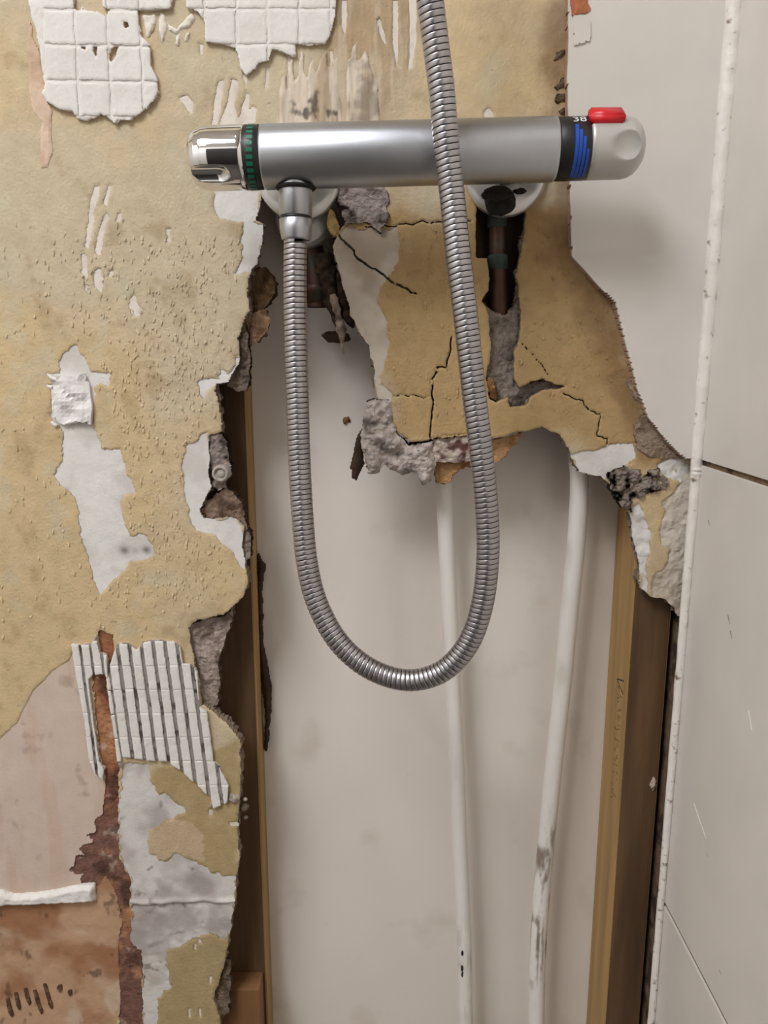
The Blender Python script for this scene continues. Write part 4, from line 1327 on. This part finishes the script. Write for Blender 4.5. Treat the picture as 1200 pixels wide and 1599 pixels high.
xl = P(403, 1150, 0.038).x
stud('wooden_stud', 'dark stained timber stud at the left side of the cavity', xl - 0.047, xl, 0.038, YP, 0.03, CEIL - 0.02)
xr = P(984, 1010, 0.0135).x
rs = stud('wooden_stud', 'timber stud with pale printed side at the right of the cavity', xr, XC - 0.004, 0.0135, YP, 0.03, CEIL - 0.02)
# stamped print on the pale side (illegible strokes)
SV, SF = [], []
for k in range(46):
    y = 0.028 + random.uniform(-0.006, 0.006)
    z = P(960, 1075 + k * 3.8, 0.03).z
    if random.random() < 0.25:
        continue
    l, w = random.uniform(0.002, 0.006), 0.0009
    n = len(SV)
    dz = random.uniform(-0.0015, 0.0015)
    SV += [(xr - 0.0002, y, z), (xr - 0.0002, y, z + w), (xr - 0.0002, y + l, z + w + dz), (xr - 0.0002, y + l, z + dz)]
    SF.append((n, n + 1, n + 2, n + 3))
za = P(963, 1062, 0.03).z
for (ya, zb, yb, zd) in ((0.022, za - .010, 0.040, za - 0.004), (0.040, za - 0.004, 0.022, za + 0.002), (0.030, za - 0.007, 0.030, za - 0.001)):
    n = len(SV)
    SV += [(xr - 0.0002, ya, zb), (xr - 0.0002, ya, zb + 0.0014), (xr - 0.0002, yb, zd + 0.0014), (xr - 0.0002, yb, zd)]
    SF.append((n, n + 1, n + 2, n + 3))
tag(np_mesh('stamp_print', SV, SF, M['ink'], rs, smooth=False), 'faded grey print')
bx0, bz = P(356, 1560, 0.016), P(380, 1546, 0.016).z
tag(box('wood_block', (bx0.x - 0.01, 0.0165, bz - 0.08), (P(410, 1560, 0.03).x, 0.0378, bz), M['wood_mid'], bevel=0.001), 'small pale wood block fixed low on the left stud', 'wood block')

# curled sliver in place of the torn panel edge and its dark gap
o = relief('torn_edge_sliver', jag(W([(402, 862), (408, 876), (414, 884), (409, 930), (411, 1010), (424, 1074), (423, 1108), (417, 1176), (412, 1172), (414, 1120), (407, 1060), (403, 960)], 0.062), 0.0006, 0.001, 900), M['bark'], None, res=0.001,
           depth=lambda X, Z, S: 0.064 - 0.004 * np.sin(np.clip(-S / 0.004, 0, 1) * 1.5) + 0.001 * fbm(X, Z, 0.01, 3), col=None, thick=0.003)
tag(o, 'dark curled sliver for the torn panel edge and gap beside the left stud', 'bark')

# pipes
def pipe_col(V, ya, yb, k, seed):
    c = lin(234, 229, 222) * np.ones((len(V), 3))
    za, zb = P(800, ya, .04).z, P(800, yb, .04).z
    m = sstep(za + 0.03, za - 0.05, V[:, 2]) * sstep(zb - 0.05, zb + 0.02, V[:, 2])
    n = fbm(V[:, 0] * 3 + V[:, 1] * 2, V[:, 2] * 0.3, 0.007, seed, 4)
    c = mixc(c, lin(140, 122, 108), k * np.clip(m * sstep(-0.05, 0.4, n), 0, 1))
    return mixc(c, lin(205, 196, 184), 0.5 * sstep(0.2, 0.5, fbm(V[:, 0], V[:, 2] * 0.3, 0.02, seed + 3)))


p1 = [(690, 640, .030), (692, 700, .033), (694, 760, .036), (698, 860, .038), (703, 960, .039), (708, 1080, .040), (714, 1200, .040), (719, 1330, .040), (725, 1460, .040), (728, 1599, .040), (729, 1700, .040)]
tag(tube('water_pipe', [tuple(P(*p)) for p in p1], 0.0068, M['pipe_dirty'], None, 32, 60, colf=lambda V: pipe_col(V, 1430, 1560, 0.35, 2)), 'straight white plastic water pipe below the cracked board', 'pipe', 'white plastic pipes in the cavity')
p2 = [(898, 640, .030), (902, 700, .033), (905, 760, .036), (900, 850, .037), (890, 950, .038), (880, 1060, .038), (868, 1170, .038), (856, 1290, .038), (846, 1400, .037), (840, 1500, .036), (838, 1599, .036), (837, 1700, .036)]
pipe2 = tag(tube('water_pipe', [tuple(P(*p)) for p in p2], 0.0076, M['pipe_dirty'], None, 32, 60, colf=lambda V: pipe_col(V, 1260, 1500, 1.0, 5)), 'bowed white plastic water pipe in front of the right stud', 'pipe', 'white plastic pipes in the cavity')
# dirt on the straight pipe
for i, (a, b) in enumerate([(722, 1488), (722, 1512), (722, 1522)]):
    c = P(a, b, 0.0335)
    tag(blob('dirt_crumb', c, 0.0016, M['grime'], None, i, 2, 0.5, (0.7, 0.4, 2.0)), ['upper dark dirt crumb on the straight pipe', 'middle dark dirt crumb on the straight pipe', 'lowest dark dirt crumb on the straight pipe'][i], 'dirt', 'dirt on the straight pipe')

# copper riser in the slot under the right inlet
cu = empty('copper_pipe', tuple(P(778, 470, 0.008)))
tag(cu, 'tarnished copper pipe in the slot below the right wall plate', 'pipe')
tube('pipe_run', [tuple(P(776, 250, .012)), tuple(P(777, 330, .012)), tuple(P(778, 400, .012)), tuple(P(780, 470, .012)), tuple(P(781, 500, .014))], 0.0062, M['copper'], cu, 28, 10)
lathe('solder_joint', tuple(P(778, 398, .012)), tuple(P(778, 424, .012)), [(0, 0.0062), (0.0006, 0.0074), (0.010, 0.0074), (0.0106, 0.0062)], M['verdigris'], cu, 32)
lathe('solder_joint', tuple(P(777, 334, .012)), tuple(P(777, 356, .012)), [(0, 0.0062), (0.0006, 0.0074), (0.009, 0.0074), (0.0096, 0.0062)], M['verdigris'], cu, 32)
# lining of the slot: dark batten behind the copper pipe
tag(box('backing_block', (P(742, 400, .03).x, 0.026, P(780, 640, .03).z), (P(830, 400, .03).x, 0.040, P(780, 250, .03).z), M['wood_dark']), 'dark backing block behind the copper pipe', 'wood block')

# left inlet elbow and debris behind the hose
el = empty('inlet_elbow', tuple(P(475, 380, 0.02)))
tag(el, 'grey pipe elbow flange in the hole behind the hose nut', 'pipe fitting')
c = P(474, 340, 0.022)
lathe('flange', (c.x, 0.045, c.z), (c.x, 0.014, c.z), [(0, 0.022), (0.018, 0.022), (0.024, 0.0205), (0.026, 0.018), (0.026, 0.0)], M['core_grey'] if 'core_grey' in M else M['satin_pale'], el, 64)
tube('elbow_pipe', [tuple(P(474, 345, .040)), tuple(P(490, 400, .036)), tuple(P(496, 440, .034)), tuple(P(497, 480, .034))], [0.009, 0.009, 0.0085, 0.0085], M['copper'], el, 28, 10)
lathe('collar', tuple(P(496, 444, .034)), tuple(P(497, 486, .034)), [(0, 0.0085), (0.001, 0.0105), (0.006, 0.0105), (0.007, 0.009), (0.014, 0.009), (0.015, 0.006)], M['copper'], el, 32)
o = relief('copper_scrap', jag(W([(500, 524), (510, 518), (528, 517), (545, 520), (548, 532), (530, 536), (512, 535)], 0.045), 0.0004, 0.001, 910), M['bark'], None, res=0.0009,
           depth=lambda X, Z, S: 0.046 - 0.003 * np.sin(np.clip(-S / 0.004, 0, 1) * 1.5), col=None, thick=0.004)
tag(o, 'small brown curved scrap in the cavity behind the hose', 'scrap')
# ragged dark fibres hanging between the elbow and the board edge
for i, (lab, pts_, r) in enumerate([('dark ragged plaster strand right of the elbow', [(505, 395, .012), (512, 430, .014), (520, 470, .016), (527, 500, .016), (534, 520, .016)], [.006, .0075, .006, .0035, .0012]),
                                    ('pale frayed strand hanging below the dark one', [(520, 460, .010), (528, 490, .009), (533, 515, .009), (535, 540, .010), (537, 556, .010)], [.003, .0026, .0034, .001, .0004]),
                                    ('thick dark plaster strand under the tan chip', [(525, 372, .014), (530, 410, .014), (536, 450, .014), (544, 490, .012), (552, 512, .012)], [.006, .006, .0055, .005, .001])]):
    o = tube('plaster_strand', [tuple(P(*q)) for q in pts_], r, M['crumb'], None, 16, 12, 0.45, colf=lambda V, i=i: np.clip(1 + 1.4 * vnoise(V[:, 0], V[:, 2], 0.004, i)[:, None], .3, 1.6) * (lin(150, 134, 120) if i == 1 else lin(64, 52, 44)))
    tag(o, lab, 'plaster debris', 'debris behind the hose')
# dark flake hanging left of the grey lump
o = relief('bark_flake', jag(W([(566, 668), (571, 690), (568, 720), (570, 722), (562, 738), (556, 750), (549, 746), (550, 735), (546, 732), (553, 708), (553, 702), (558, 680)], 0.016), 0.0005, 0.001, 920), M['bark'], None, res=0.0009,
           depth=lambda X, Z, S: 0.016 - 0.002 * np.sin(np.clip(-S / 0.004, 0, 1) * 1.5) + 0.002 * fbm(X, Z, 0.01, 5), col=None, thick=0.0015)
tag(o, 'dark brown flake hanging left of the grey plaster lump', 'scrap')
# little insect-like rust fleck on the cream panel
tag(blob('rust_fleck', P(541, 656, YP - 0.001), 0.0028, M['wood_mid'], None, 3, 2, 0.7, (1.0, 0.4, 0.9)), 'small rusty fleck on the cream panel', 'rust fleck')
# wall plug in the torn edge
wp = empty('wall_plug', tuple(P(345, 740, 0.0)))
tag(wp, 'round grey wall plug in the torn left edge', 'wall plug')
c = P(344, 740, -0.003)
lathe('plug_sleeve', (c.x, 0.012, c.z), (c.x, -0.004, c.z), [(0, 0.0066), (0.014, 0.0066), (0.0156, 0.0060), (0.0160, 0.0046), (0.0146, 0.0042), (0.0140, 0.0)], M['plug'], wp, 40)
lathe('plug_core', (c.x + .0004, 0.0, c.z), (c.x + .0004, -0.0034, c.z), [(0, 0.0030), (0.0028, 0.0030), (0.0034, 0.0022), (0.0034, 0.0)], M['plug'], wp, 32)
# loose stones wedged at the torn edge
for i, (a, b, r, y, lab) in enumerate([(367, 1245, .0048, .001, 'largest grey pebble wedged under the ribbed adhesive'), (382, 1260, .0042, .008, 'darker grey pebble right of the largest one'),
                                       (383, 1248, .0020, .006, 'tiny grey pebble above the darker one'), (384, 1276, .0018, .010, 'lowest tiny grey pebble at the torn edge')]):
    tag(blob('pebble', P(a, b, y), r, M['crumb'], None, 20 + i, 3, 0.22, (1, 0.9, 0.95), lin(165, 155, 146) if i != 1 else lin(120, 106, 96)), lab, 'pebble', 'pebbles in the torn edge')
# fluff on the right stud
tag(blob('dust_fluff', P(1020, 1226, 0.0125), 0.0032, M['crumb'], None, 31, 3, 0.6, (0.8, 0.5, 1.9), lin(168, 152, 138)), 'pale dust fluff on the dark right stud', 'dust')
